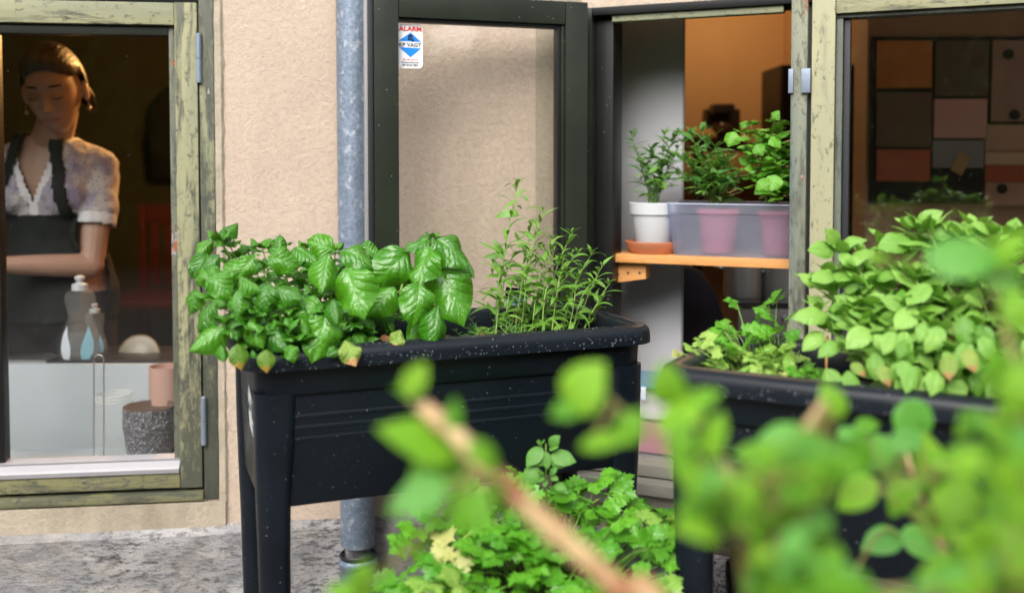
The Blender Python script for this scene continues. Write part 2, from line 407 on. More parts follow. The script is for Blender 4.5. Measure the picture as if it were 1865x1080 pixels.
# ---------------------------------------------------------------- the ground
def grid_mesh(F, x0, x1, z0, z1, nx, nz, y, amp=0.0, sc=3.0, hole=None):
    vs = []; fs = []; idx = {}
    for j in range(nz + 1):
        for i in range(nx + 1):
            x = x0 + (x1 - x0) * i / nx; z = z0 + (z1 - z0) * j / nz
            q = Vector((x * sc, z * sc, 7.1))
            idx[(i, j)] = len(vs)
            vs.append((x, y + amp * (noise.noise(q) + 0.5 * noise.noise(q * 3.1)), z))
    for j in range(nz):
        for i in range(nx):
            fs.append((idx[(i, j)], idx[(i + 1, j)], idx[(i + 1, j + 1)], idx[(i, j + 1)]))
    return vs, fs
mg = N('damp_gravelly_paving')
gn = mg.noise(30, 7, 0.7)
M['ground'] = mg.done(mg.pbr(mg.mix(mg.ramp(gn, [(0.35, 0.0), (0.65, 1.0)]), (0.07, 0.068, 0.06), (0.22, 0.20, 0.18)), 0.8, mg.bump(gn, 0.8, 0.01)))
m = MB(); m.add([(-60, -60, 0), (60, -60, 0), (60, 60, 0), (-60, 60, 0)], [(0, 1, 2, 3)])
tag(m.build('ground', M['ground']), kind='structure')

# ---------------------------------------------------------------- outer walls with their window openings
TH = 0.24
ax = lambda px, py=400, off=0.0: on(FA, px, py, off)[0]
az = lambda py, px=200, off=0.0: on(FA, px, py, off)[1]
bx = lambda px, py=300, off=0.0: on(FB, px, py, off)[0]
bz = lambda py, px=1280, off=0.0: on(FB, px, py, off)[1]
A_R = ax(394)                     # right edge of the left window's frame
A_L = A_R - 1.20
A_T, A_B = az(-14, 250), az(913, 250)
HOUSE = thing('house_wall', 'pink beige rendered house wall with grey lichened plinth behind the black planters', 'wall', (0, 2.6, 0))
def sheet_wall(F, cuts_x, cuts_z, holes, amp, y=0.0):
    """front sheet of displaced render plus the thickness behind it, leaving holes"""
    vs = []; fs = []
    mb = MB(F)
    for i in range(len(cuts_x) - 1):
        for j in range(len(cuts_z) - 1):
            if (i, j) in holes: continue
            x0, x1, z0, z1 = cuts_x[i], cuts_x[i + 1], cuts_z[j], cuts_z[j + 1]
            nx = max(1, int((x1 - x0) / 0.02)); nz = max(1, int((z1 - z0) / 0.02))
            if nx > 90: nx = 90
            v, f = grid_mesh(F, x0, x1, z0, z1, nx, nz, y, amp, 2.6)
            mb.add(v, f)
    return mb
ZT = 2.7
mb = sheet_wall(FA, [-3.4, A_L, A_R, 0.0], [0.18, A_B, A_T, ZT], {(1, 1)}, 0.0035)
# reveals and backing
for lo, hi in (((-3.4, -TH, 0), (A_L, -0.012, ZT)), ((A_R, -TH, 0), (-0.002, -0.012, ZT)), ((A_L, -TH, 0), (A_R, -0.012, A_B)), ((A_L, -TH, A_T), (A_R, -0.012, ZT))):
    mb.box(lo, hi)
mb.build('render', M['stucco'], HOUSE, True, 40)
# band of weathered render under the left window and plinth below it
zb = az(972, 200)
mb = MB(FA)
v, f = grid_mesh(FA, -3.4, ax(412, 900), zb + 0.006, A_B - 0.004, 110, 6, 0.010, 0.004, 6); mb.add(v, f)
mb.box((-3.4, -0.010, zb + 0.008), (ax(412, 900) - 0.001, 0.006, A_B - 0.006), 0.004)
mb.build('render_band', M['sillband'], HOUSE, True, 40)
mb = MB(FA)                                       # uneven mortar fillet between frame and render
for x0_, x1_, y_ in ((A_R + 0.0005, A_R + 0.016, 0.007),):
    v, f = grid_mesh(FA, x0_, x1_, A_B - 0.01, A_T, 4, 110, y_, 0.0035, 22); mb.add(v, f)
    zs = [A_B - 0.01 + (A_T - A_B + 0.01) * i / 110 for i in range(111)]
    vs = [q for z in zs for q in ((x1_ - 0.0005, y_ - 0.001, z), (x1_ + 0.006 + 0.004 * noise.noise(Vector((z * 30, 2, 1))), 0.0, z))]
    mb.add(vs, [(2 * i, 2 * i + 1, 2 * i + 3, 2 * i + 2) for i in range(110)])
mb.build('mortar_fillet', M['sillband'], HOUSE, True, 50)
mb = MB(FA)
v, f = grid_mesh(FA, -3.4, 0.0, -0.05, zb, 260, 26, 0.035, 0.012, 7); mb.add(v, f)
vs = []
for i in range(261):
    x = -3.4 + 3.4 * i / 260
    q = Vector((x * 7, zb * 7, 7.1)); yy = 0.035 + 0.012 * (noise.noise(q) + 0.5 * noise.noise(q * 3.1))
    vs += [(x, yy, zb), (x, -0.01, zb + 0.018)]
mb.add(vs, [(2 * i, 2 * i + 2, 2 * i + 3, 2 * i + 1) for i in range(260)])
mb.build('plinth', M['plinth'], HOUSE, True, 50)
# wall B: short pier, opening, glazed light, wall beyond, strip above and below
B_L, B_M0, B_M1 = bx(1058), bx(1440), bx(1473)
B_R = 2.1
B_T, B_B = bz(2, 1280), bz(862, 1200)
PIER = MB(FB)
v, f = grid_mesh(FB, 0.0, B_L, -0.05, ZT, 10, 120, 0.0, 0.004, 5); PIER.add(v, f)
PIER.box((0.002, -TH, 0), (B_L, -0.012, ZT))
PIER.build('pier', M['stucco_pier'], HOUSE, True, 40)
mb = MB(FB)
v, f = grid_mesh(FB, B_L, B_R + 0.8, B_T, ZT, 90, 40, 0.0, 0.003, 3); mb.add(v, f)
v, f = grid_mesh(FB, B_L, B_R + 0.8, -0.05, B_B, 90, 20, 0.0, 0.005, 5); mb.add(v, f)
v, f = grid_mesh(FB, B_R, B_R + 0.8, B_B, B_T, 30, 40, 0.0, 0.003, 3); mb.add(v, f)
mb.box((B_L, -TH, B_T), (B_R + 0.8, -0.012, ZT)); mb.box((B_L, -TH, 0), (B_R + 0.8, -0.012, B_B)); mb.box((B_R, -TH, B_B), (B_R + 0.8, -0.012, B_T))
mb.build('render', M['stucco'], HOUSE, True, 40)

# ---------------------------------------------------------------- left casement window
W1 = thing('casement_window', 'closed casement window with mouldy flaking yellow green frame, a woman behind its glass', 'window', FA @ Vector((A_R - 0.4, 0, A_B)))
fr0, fr1 = ax(366.5), ax(393.5)                 # fixed frame, right jamb
st0, st1 = ax(323.5), ax(364)                   # sash stile
bd0 = ax(310.5)                                 # glazing bead
zt_f = az(3, 200); zt_r1, zt_r0 = az(8, 200), az(45, 200); zt_b = az(63, 200)
zb_g = az(838, 200); zb_s = az(861, 200); zb_r = az(893, 200); zb_f = az(898, 200)
L = A_L + 0.05
def wbox(lo, hi, b, mat, name, par, F=None): 
    m = MB(F or FA); m.box(lo, hi, b); return m.build(name, mat, par, True, 35)
wbox((fr0, -0.09, A_B + 0.0), (A_R - 0.001, 0.006, A_T), 0.004, M['paint_frame'], 'frame_jamb', W1)
wbox((A_L + 0.001, -0.09, A_B), (L, 0.006, A_T), 0.004, M['paint_frame'], 'frame_jamb', W1)
wbox((L + 0.001, -0.09, zt_f), (fr0 - 0.001, 0.004, A_T - 0.001), 0.004, M['black'], 'frame_head', W1)
wbox((L + 0.001, -0.09, A_B - 0.001), (fr0 - 0.001, 0.012, zb_f), 0.005, M['paint_sill'], 'frame_sill', W1)
wbox((L + 0.002, -0.085, zb_f), (fr0 - 0.002, -0.012, zb_r + 0.004), 0, M['rubber'], 'rebate', W1)
SX0 = ax(-2, 600)                                # the sash's other stile starts left of the picture's edge
wbox((st0, -0.055, zb_r + 0.002), (st1, 0.010, zt_r1 + 0.006), 0.003, M['paint_v'], 'stile', W1)
wbox((L + 0.004, -0.055, zb_r + 0.002), (L + 0.05, 0.010, zt_r1 + 0.006), 0.003, M['paint_v'], 'stile', W1)
wbox((L + 0.051, -0.055, zt_r0), (st0 - 0.001, 0.009, zt_r1 + 0.005), 0.003, M['paint_h'], 'top_rail', W1)
wbox((L + 0.051, -0.055, zb_r + 0.003), (st0 - 0.001, 0.009, zb_s - 0.001), 0.003, M['paint_sill'], 'bottom_rail', W1)
wbox((bd0, -0.05, zb_s + 0.001), (st0 - 0.001, -0.006, zt_r0 - 0.001), 0.004, M['bead_red'], 'glazing_bead', W1)
wbox((L + 0.051, -0.05, zt_b), (bd0 - 0.001, -0.006, zt_r0 - 0.001), 0.004, M['dark'], 'glazing_bead', W1)
mb = MB(FA)                                      # sloping metal drip strip
prof = [(-0.030, zb_g + 0.004), (-0.012, zb_g - 0.001), (0.010, zb_s + 0.012), (0.014, zb_s + 0.008), (0.014, zb_s - 0.002), (-0.030, zb_s - 0.0005)]
mb.loft([[Vector((x, y, z)) for y, z in prof] for x in (L + 0.052, st0 - 0.002)], True, True)
mb.box((L + 0.052, -0.02, zb_g - 0.006), (st0 - 0.003, -0.004, zb_g - 0.002), 0.001)
mb.build('drip_strip', M['alu'], W1)
mb = MB(FA); mb.box((L + 0.052, -0.032, zb_s), (bd0 + 0.002, -0.028, zt_b + 0.004)); mb.build('pane', M['glass'], W1)
# thin dark mullion just at the picture's edge
wbox((ax(-40, 600), -0.05, zb_g), (ax(1, 600), -0.010, zt_b - 0.001), 0.004, M['black'], 'glazing_bar', W1)
def hinge(F, px, y0, y1, par, w=0.013, off=0.012, mat='zinc'):
    x = on(F, px, (y0 + y1) / 2, off)[0]; z1 = on(F, px, y0, off)[1]; z0 = on(F, px, y1, off)[1]; zm = (z0 + z1) / 2
    m = MB(F)
    r = w / 2
    m.tube([(x, off, z0 + 0.004), (x, off, z0), (x, off, z0)], [r, r * 0.8, r * 0.5], 12)
    m.tube([(x, off, z0), (x, off, zm - 0.0008)], r, 12); m.tube([(x, off, zm + 0.0008), (x, off, z1)], r, 12)
    m.tube([(x, off, z1 - 0.001), (x, off, z1 + 0.003)], [r, r * 0.5], 12)
    m.box((x - 0.004, off - 0.018, z0 + 0.004), (x + 0.004, off - r * 0.5, z1 - 0.004))
    return m.build('hinge', M[mat], par, True, 40)
hinge(FA, 362, 63, 151, W1); hinge(FA, 371, 724, 810, W1)

# ---------------------------------------------------------------- window in the angled wall: dark jamb, mullion, fixed light
W2 = thing('garden_window', 'wide window with dark open sash beside a pale yellow green glazed light, herbs on its shelf', 'window', FB @ Vector((B_M0, 0, B_B)))
j1 = bx(1112)
wbox((B_L + 0.001, -0.10, B_B), (B_L + 0.030, 0.008, B_T), 0.004, M['dark'], 'frame_jamb', W2, FB)
wbox((B_L + 0.031, -0.10, B_B), (j1, -0.020, B_T), 0.004, M['black'], 'frame_rebate', W2, FB)
wbox((B_L + 0.031, -0.10, bz(18, 1280)), (B_R - 0.04, 0.010, B_T - 0.001), 0.004, M['black'], 'frame_head', W2, FB)
wbox((j1 + 0.002, -0.03, bz(31, 1280)), (B_M0 - 0.02, 0.000, bz(19, 1280)), 0.003, M['paint_h'], 'frame_bead', W2, FB)
wbox((B_M0, -0.085, B_B + 0.03), (B_M1 - 0.004, 0.016, B_T - 0.002), 0.004, M['paint_mullion'], 'mullion', W2, FB)
wbox((B_M1 - 0.006, -0.08, B_B + 0.03), (B_M1 + 0.006, -0.006, B_T - 0.003), 0.0, M['rubber'], 'rebate', W2, FB)
for k, (za, zb2, ya, yb) in enumerate(((B_B - 0.002, B_B + 0.026, -0.20, 0.030), (B_B - 0.034, B_B - 0.006, -0.05, 0.075), (B_B - 0.072, B_B - 0.040, -0.03, 0.055))):
    wbox((B_L + 0.002, ya, za), (B_R - 0.05, yb, zb2), 0.004, plain('grey_weathered_board_%d' % k, (0.24, 0.23, 0.19), 0.75, 40, 0.5, 0.4), 'sill_board', W2, FB)
rs0, rs1 = bx(1477), bx(1519); rb1 = bx(1545)
rt0, rt1 = bz(27, 1600), bz(11, 1600)
wbox((rs0, -0.055, B_B + 0.04), (rs1, 0.012, B_T - 0.004), 0.003, M['paint_right'], 'stile', W2, FB)
wbox((B_R - 0.10, -0.055, B_B + 0.04), (B_R - 0.05, 0.012, B_T - 0.004), 0.003, M['paint_right'], 'stile', W2, FB)
wbox((rs1 + 0.001, -0.055, rt0 + 0.006), (B_R - 0.101, 0.010, B_T - 0.005), 0.003, M['paint_h'], 'top_rail', W2, FB)
wbox((rs1 + 0.001, -0.055, B_B + 0.045), (B_R - 0.101, 0.010, B_B + 0.11), 0.003, M['paint_h'], 'bottom_rail', W2, FB)
wbox((rs1 + 0.001, -0.05, B_B + 0.111), (rs1 + 0.016, -0.002, rt0 - 0.004), 0.004, M['bead'], 'glazing_bead', W2, FB)
wbox((rs1 + 0.017, -0.05, B_B + 0.111), (rb1, -0.014, rt0 - 0.004), 0.003, M['rubber'], 'glazing_seal', W2, FB)
wbox((rs1 + 0.001, -0.05, rt0 - 0.003), (B_R - 0.102, -0.002, rt0 + 0.005), 0.003, M['bead'], 'glazing_bead', W2, FB)
mb = MB(FB); mb.box((rb1 - 0.004, -0.032, B_B + 0.10), (B_R - 0.10, -0.028, rt0 + 0.002)); mb.build('pane', M['glass_spat'], W2)
for px, w, off in ((1441, 0.011, 0.017), (1468, 0.020, 0.019)):
    x = bx(px, 146, off); z0 = bz(170, 1460, off); z1 = bz(126, 1460, off)
    mb = MB(FB); mb.box((x - w / 2, 0.0165, z0), (x + w / 2, 0.0165 + 0.009, z1), 0.002); mb.box((x - w / 2 + .001, 0.0255, (z0 + z1) / 2 - 0.001), (x + w / 2 - .001, 0.0262, (z0 + z1) / 2 + 0.001))
    mb.build('hinge_leaf', M['zinc'], W2, True, 30)

# open sash, swung out on its hinges at the dark jamb until it lies along the rendered wall
hp = P(1064, 300, 2.455); FS = frame((hp.x, hp.y, 0), R(17.5))       # x runs to the right, so the sash lies at negative x
sx = lambda px, py=300: on(FS, px, py, 0.0)[0]
sz = lambda py, px=870: on(FS, px, py, 0.0)[1]
x_free, x_s1, x_s2 = sx(680), sx(724), sx(1012)
s_top, s_r, s_bot = sz(-1, 900), sz(44, 900), B_B + 0.045
s_b2 = s_bot + 0.07
SASH = MB(FS).box((x_free + 0.0, -0.020, s_bot), (x_s1, 0.022, s_top), 0.003).build('open_sash', M['dark'], W2, True, 35)
tag(SASH, 'dark green sash standing open')
wbox((x_s2 + 0.018, -0.020, s_bot), (0.0, 0.022, s_top), 0.003, M['dark'], 'stile', SASH, FS)
wbox((x_s1 + 0.001, -0.020, s_r + 0.003), (x_s2 + 0.017, 0.021, s_top), 0.003, M['dark'], 'rail', SASH, FS)
wbox((x_s1 + 0.001, -0.020, s_bot), (x_s2 + 0.017, 0.021, s_b2), 0.003, M['dark'], 'rail', SASH, FS)
wbox((x_s1 + 0.001, -0.018, s_r - 0.006), (x_s2 - 0.001, 0.012, s_r + 0.002), 0.003, M['black'], 'glazing_bead', SASH, FS)
wbox((x_s2, -0.018, s_b2 + 0.001), (x_s2 + 0.008, 0.010, s_r + 0.002), 0.002, M['black'], 'glazing_bead', SASH, FS)
wbox((x_s2 + 0.009, -0.018, s_b2 + 0.001), (x_s2 + 0.017, 0.014, s_r + 0.002), 0.002, M['dark'], 'glazing_bead', SASH, FS)
wbox((x_free - 0.012, -0.022, s_bot), (x_free - 0.001, 0.010, s_top), 0.002, M['rubber'], 'weather_seal', SASH, FS)
wbox((x_free - 0.019, -0.016, s_bot), (x_free - 0.0125, 0.004, s_top + 0.004), 0.001, M['alu'], 'metal_edge', SASH, FS)
mb = MB(FS); mb.box((x_s1 - 0.004, -0.006, s_b2 - 0.004), (x_s2 + 0.004, -0.002, s_r + 0.004)); mb.build('pane', M['glass_open'], SASH)
# alarm notice stuck on the pane
def notice():
    y0 = 0.0
    x0, x1 = sx(722.5), sx(770.5); z1, z0 = sz(45, 745), sz(125, 745)
    x0 = max(x0, x_s1 + 0.001)
    w, h = x1 - x0, z1 - z0
    cx = (x0 + x1) / 2
    mb = MB(FS)
    card = [Vector((p.x, y0, p.y)) for p in rrect(x0, x1, z0, z1, 0, w * 0.16, 6)]
    mb.loft([card, [p + Vector((0, 0.0012, 0)) for p in card]], True, True, 0)
    Y = 0.0016
    def poly(pts, mi, y=Y): mb.add([(cx + a * w, y, z0 + b * h) for a, b in pts], [tuple(range(len(pts)))], mi)
    poly([(-0.45, 0.615), (0.45, 0.60), (0.02, 0.815)], 2)
    poly([(-0.43, 0.475), (0.01, 0.245), (0.45, 0.46)], 2)
    poly([(-0.10, 0.735), (0.0, 0.775), (0.14, 0.735), (0.10, 0.72), (-0.06, 0.72)], 3, Y + 0.0003)   # little house with padlock
    poly([(-0.09, 0.635), (0.05, 0.635), (0.05, 0.715), (-0.09, 0.715)], 3, Y + 0.0003)
    poly([(0.05, 0.61), (0.15, 0.61), (0.15, 0.65), (0.05, 0.65)], 3, Y + 0.0004)
    poly([(0.07, 0.65), (0.085, 0.65), (0.085, 0.685), (0.07, 0.685)], 3, Y + 0.0004); poly([(0.115, 0.65), (0.13, 0.65), (0.13, 0.685), (0.115, 0.685)], 3, Y + 0.0004); poly([(0.07, 0.68), (0.13, 0.68), (0.13, 0.695), (0.07, 0.695)], 3, Y + 0.0005)
    poly([(-0.03, 0.665), (0.01, 0.665), (0.01, 0.69), (-0.03, 0.69)], 2, Y + 0.0007)
    for txt, zc, ww, hh, mi, bold in (('ALARM', 0.895, 0.90, 0.105, 1, 0.035), ('KP VAGT', 0.533, 0.88, 0.088, 3, 0.02), ('70 70 25 01', 0.195, 0.60, 0.042, 1, 0.02), ('Kontrolcentral', 0.135, 0.68, 0.040, 3, 0.02), ('97 810 787', 0.068, 0.62, 0.048, 3, 0.03)):
        vs, fs = text_mesh(txt, 1.0, 0, bold)
        xs = [v.x for v in vs]; ys = [v.y for v in vs]
        ex, ey = max(xs) - min(xs), max(ys) - min(ys); mx, my = (max(xs) + min(xs)) / 2, (max(ys) + min(ys)) / 2
        mb.add([(cx + (v.x - mx) / ex * w * ww, Y + 0.0006, z0 + zc * h + (v.y - my) / ey * h * hh) for v in vs], fs, mi)
    o = mb.build('alarm_notice', [plain('notice_white', (0.80, 0.82, 0.86), 0.35), plain('notice_red', (0.65, 0.02, 0.02), 0.4), plain('notice_blue', (0.01, 0.22, 0.75), 0.4), plain('notice_black', (0.01, 0.01, 0.012), 0.4)], SASH)
    tag(o, 'white alarm notice with red and black lettering and a blue diamond')
notice()

# ---------------------------------------------------------------- downpipe
pt, pb = P(639, 0, 2.43), P(649, 900, 2.43)
xm = P(648, 500, 2.43).x
yp = (FA @ Vector((0, 0.065, 0))).y + (xm - 0.061) * math.tan(R(7.4)); rp = 0.0425
DP = thing('downpipe', 'galvanised steel rain downpipe running down the rendered wall beside the open dark sash', 'downpipe', (xm, yp, 0))
mb = MB(); mb.tube([(xm - 0.004, yp, 2.65), (xm, yp, 0.16)], rp, 32); mb.build('pipe', M['galv'], DP, True, 40)
zc = P(648, 1022, yp).z
mb = MB(); mb.lathe([(rp, 0.012), (rp + 0.004, 0.010), (rp + 0.006, 0.004), (rp + 0.006, -0.004), (rp + 0.001, -0.010), (rp + 0.001, -0.5)], (xm, yp, zc), 32)
mb.build('collar', M['galv'], DP, True, 50)
mb = MB(); mb.lathe([(rp + 0.001, 0.022), (rp + 0.003, 0.018), (rp + 0.001, 0.012)], (xm, yp, zc), 32); mb.build('joint', M['rubber'], DP, True)
zk = P(676, 906, yp).z
mb = MB(); mb.lathe([(rp + 0.001, 0.012), (rp + 0.003, 0.012), (rp + 0.003, -0.012), (rp + 0.001, -0.012)], (xm, yp, zk + 0.05), 32)
mb.box((xm + rp - 0.004, yp - 0.012, zk + 0.034), (xm + rp + 0.016, yp + 0.07, zk + 0.064), 0.002); mb.tube([(xm + rp + 0.008, yp - 0.018, zk + 0.049), (xm + rp + 0.008, yp + 0.01, zk + 0.049)], 0.004, 8)
mb.build('clamp', M['zinc'], DP, True, 40)

# ---------------------------------------------------------------- grow tables
def make_planter(F, name, label, group, drops_seed):
    t = thing(name, label, 'planter', F @ Vector((0, 0, 0)), 0, group)
    L, Wd, zr = 0.756, 0.364, 0.800
    # rim: closed rolled section swept round a rounded rectangle
    sec = [(0.040, zr - 0.055), (0.040, zr - 0.008), (0.036, zr - 0.003), (0.030, zr), (0.012, zr - 0.0005), (0.005, zr - 0.004), (0.0015, zr - 0.010), (0.0, zr - 0.018), (0.0, zr - 0.033), (0.004, zr - 0.034), (0.007, zr - 0.030), (0.020, zr - 0.028), (0.024, zr - 0.055)]
    loops = [rrect(d, L - d, d, Wd - d, z, max(0.052 - d, 0.012), 8) for d, z in sec]
    mb = MB(F); mb.loft(loops, closed=True); rim = mb.build('rim', M['plastic'], t, True, 50)
    # trough: upper band, recessed panels, flat bottom
    zb = 0.532
    mb = MB(F)
    o = 0.021
    loops = [rrect(o, L - o, o, Wd - o, zr - 0.03, 0.036, 6), rrect(o + 0.001, L - o - 0.001, o + 0.001, Wd - o - 0.001, zr - 0.075, 0.035, 6),
             rrect(o + 0.004, L - o - 0.004, o + 0.004, Wd - o - 0.004, zr - 0.079, 0.033, 6),
             rrect(o + 0.005, L - o - 0.005, o + 0.009, Wd - o - 0.009, zr - 0.081, 0.03, 6),
             rrect(o + 0.012, L - o - 0.012, o + 0.016, Wd - o - 0.016, zb + 0.006, 0.03, 6), rrect(o + 0.016, L - o - 0.016, o + 0.020, Wd - o - 0.020, zb, 0.028, 6)]
    mb.loft(loops, False, True)
    loops = [rrect(0.036, L - 0.036, 0.036, Wd - 0.036, zr - 0.02, 0.03, 6), rrect(0.050, L - 0.050, 0.050, Wd - 0.050, zb + 0.03, 0.03, 6)]
    mb.loft(loops)
    mb.build('trough', M['plastic'], t, True, 40)
    for k in range(3):                                   # moulded ribs on the long and short panels
        z = zr - 0.118 - k * 0.019
        yy = o + 0.009 + 0.007 * (zr - 0.081 - z) / (0.16)
        mb = MB(F)
        sec2 = [(0.0, z + 0.006), (-0.0014, z + 0.003), (-0.0014, z - 0.001), (0.0, z - 0.004)]
        for (xa, xb2, y, sg) in ((0.085, L - 0.085, yy, 1), (0.085, L - 0.085, Wd - yy, -1)):
            mb.loft([[Vector((x, y + sg * a, zz)) for a, zz in sec2] for x in (xa, xb2)], True, True)
        xx = o + 0.005 + 0.007 * (zr - 0.081 - z) / 0.16
        for (x, sg) in ((xx, 1), (L - xx, -1)):
            mb.loft([[Vector((x + sg * a, y, zz)) for a, zz in sec2] for y in (0.085, Wd - 0.085)], True, True)
        mb.build('moulded_rib', M['plastic'], t, True, 50)
    for (sxn, syn) in ((0, 0), (1, 0), (1, 1), (0, 1)):
        lo = []
        for z, w, d, e in ((zr - 0.074, 0.070, 0.060, 0.0), (0.62, 0.064, 0.056, 0.001), (0.545, 0.056, 0.052, 0.003), (0.45, 0.052, 0.050, 0.006), (0.25, 0.049, 0.047, 0.010), (0.0, 0.046, 0.044, 0.016)):
            x0 = o + e; x1 = x0 + w; y0 = o + e; y1 = y0 + d
            if sxn: x0, x1 = L - x1, L - x0
            if syn: y0, y1 = Wd - y1, Wd - y0
            lo.append(rrect(x0, x1, y0, y1, z, 0.020, 6))
        mb = MB(F); mb.loft(lo, True, True); mb.build('leg', M['plastic'], t, True, 50)
    # soil
    nx, ny = 60, 26; vs = []; fs = []
    for j in range(ny + 1):
        for i in range(nx + 1):
            x = 0.038 + (L - 0.076) * i / nx; y = 0.038 + (Wd - 0.076) * j / ny
            q = Vector((x * 30, y * 30, drops_seed))
            vs.append((x, y, zr - 0.052 + 0.012 * noise.noise(q * 0.3) + 0.010 * noise.noise(q)))
    for j in range(ny):
        for i in range(nx):
            a = j * (nx + 1) + i; fs.append((a, a + 1, a + nx + 2, a + nx + 1))
    mb = MB(F); mb.add(vs, fs); so = mb.build('potting_soil', M['soil'], t, True)
    # raindrops on the rim
    rr = random.Random(drops_seed); mb = MB(F)
    for k in range(330):
        side = rr.random()
        s = rr.uniform(0.0016, 0.0048) * rr.uniform(0.5, 1)
        if side < 0.45: x, y, z, n = rr.uniform(0.05, L - 0.05), -0.0003, zr - rr.uniform(0.014, 0.033), Vector((0, -1, 0.15))
        elif side < 0.75: x, y, z, n = rr.uniform(0.03, L - 0.03), rr.uniform(0.010, 0.030), zr - 0.0004, Vector((0, 0, 1))
        elif side < 0.85: x, y, z, n = L + 0.0003, rr.uniform(0.05, Wd - 0.05), zr - rr.uniform(0.014, 0.03), Vector((1, 0, 0.1))
        elif side < 0.93: x, y, z, n = L - rr.uniform(0.010, 0.030), rr.uniform(0.03, Wd - 0.03), zr - 0.0004, Vector((0, 0, 1))
        else: x, y, z, n = rr.uniform(0.05, L - 0.05), Wd - rr.uniform(0.010, 0.030), zr - 0.0004, Vector((0, 0, 1))
        rot = n.to_track_quat('Z', 'Y').to_matrix()
        vs = []; el = rr.uniform(0.8, 1.7) if n.z < 0.5 else 1
        for ring, (rad, h) in enumerate(((1.0, 0.0), (0.85, 0.32), (0.5, 0.55))):
            for q in range(7):
                a = 2 * math.pi * q / 7 + ring * 0.3
                p = rot @ Vector((math.cos(a) * rad * s * 0.5, math.sin(a) * rad * s * 0.5 * el, h * s * 0.7)); vs.append(p + Vector((x, y, z)))
        fs = [(i * 7 + q, i * 7 + (q + 1) % 7, (i + 1) * 7 + (q + 1) % 7, (i + 1) * 7 + q) for i in range(2) for q in range(7)] + [tuple(14 + q for q in range(7))]
        mb.add(vs, fs)
    tag(mb.build('raindrops', M['drop'], t, True), kind='stuff')
    return t
n = N('potting_soil'); a = n.noise(90, 6, 0.7, n.co()); b = n.noise(25, 4)
M['soil'] = n.done(n.pbr(n.mix(n.ramp(a, [(0.4, 0.0), (0.7, 1.0)]), (0.012, 0.009, 0.007), (0.10, 0.06, 0.035)), 0.85, n.bump(a, 1.0, 0.01)))
M['drop'] = N('raindrop'); M['drop'] = M['drop'].done(M['drop'].pbr((0.14, 0.16, 0.18), 0.04, None, Transmission_Weight=0.6, Specular_IOR_Level=1.0, IOR=1.33))
FP1 = Matrix.Translation((-0.427, 1.568, 0)) @ Matrix.Rotation(0.374, 4, 'Z')
FP2 = Matrix.Translation((0.207, 1.475, 0)) @ Matrix.Rotation(R(-30), 4, 'Z')
P1 = make_planter(FP1, 'planter_table', 'black plastic planter on legs full of big leaved basil and thin tarragon', 'black planters on legs', 3)
P2 = make_planter(FP2, 'planter_table', 'black plastic planter on legs holding frilly parsley and pale small leaved basil', 'black planters on legs', 11)
# maker's label on the short side of the first planter
mb = MB(FP1)
zl = 0.700
xs = lambda z: 0.021 + 0.005 + 0.007 * (0.719 - z) / 0.181 - 0.0022
pts = [(0.096, 0.722), (0.076, 0.700), (0.076, 0.635), (0.150, 0.640), (0.150, 0.700)]
pts = [(0.150, 0.700), (0.135, 0.722), (0.088, 0.700), (0.088, 0.632), (0.150, 0.650)]
mb.add([(xs(z), y, z) for y, z in pts], [(0, 1, 2, 3, 4)], 0)
mb.add([(xs(z) - 0.0004, y, z) for y, z in ((0.090, 0.696), (0.108, 0.704), (0.108, 0.670), (0.090, 0.664))], [(0, 1, 2, 3)], 1)
mb.add([(xs(z) - 0.0004, y, z) for y, z in ((0.092, 0.656), (0.110, 0.662), (0.110, 0.645), (0.092, 0.640))], [(0, 1, 2, 3)], 2)
vs, fs = text_mesh('elho', 0.020, 0, 0.0006)
mb.add([(xs(0.69) - 0.0006, 0.132 - v.x, 0.685 + v.y) for v in vs], fs, 1)
tag(mb.build('maker_label', [plain('label_white', (0.62, 0.65, 0.66), 0.5), plain('label_dark', (0.03, 0.045, 0.05), 0.5), plain('label_grey', (0.25, 0.33, 0.33), 0.5)], P1), 'small white maker label')

# ---------------------------------------------------------------- rooms behind the windows
def mat_wallpaint(name, c, r=0.85): return plain(name, c, r, 30, 0.1, 0.08)
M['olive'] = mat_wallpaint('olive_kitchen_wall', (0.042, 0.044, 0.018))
M['orange'] = mat_wallpaint('warm_ochre_wall', (0.48, 0.31, 0.16))
M['tan'] = mat_wallpaint('tan_partition', (0.40, 0.27, 0.18))
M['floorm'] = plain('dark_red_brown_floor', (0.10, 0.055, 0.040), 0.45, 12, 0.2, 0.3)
M['ceil'] = mat_wallpaint('cream_ceiling', (0.45, 0.40, 0.30))
FZ, CZ = -0.22, 2.42
def sbox(lo, hi, name, mat):
    m = MB(); m.box(lo, hi); return tag(m.build(name, M[mat]), kind='structure')
def ablk(F, lo, hi, name, mat):
    m = MB(F); m.box(lo, hi); return tag(m.build(name, M[mat]), kind='structure')
sbox((-3.6, 1.9, FZ - 0.1), (3.4, 6.2, FZ), 'floor', 'floorm')
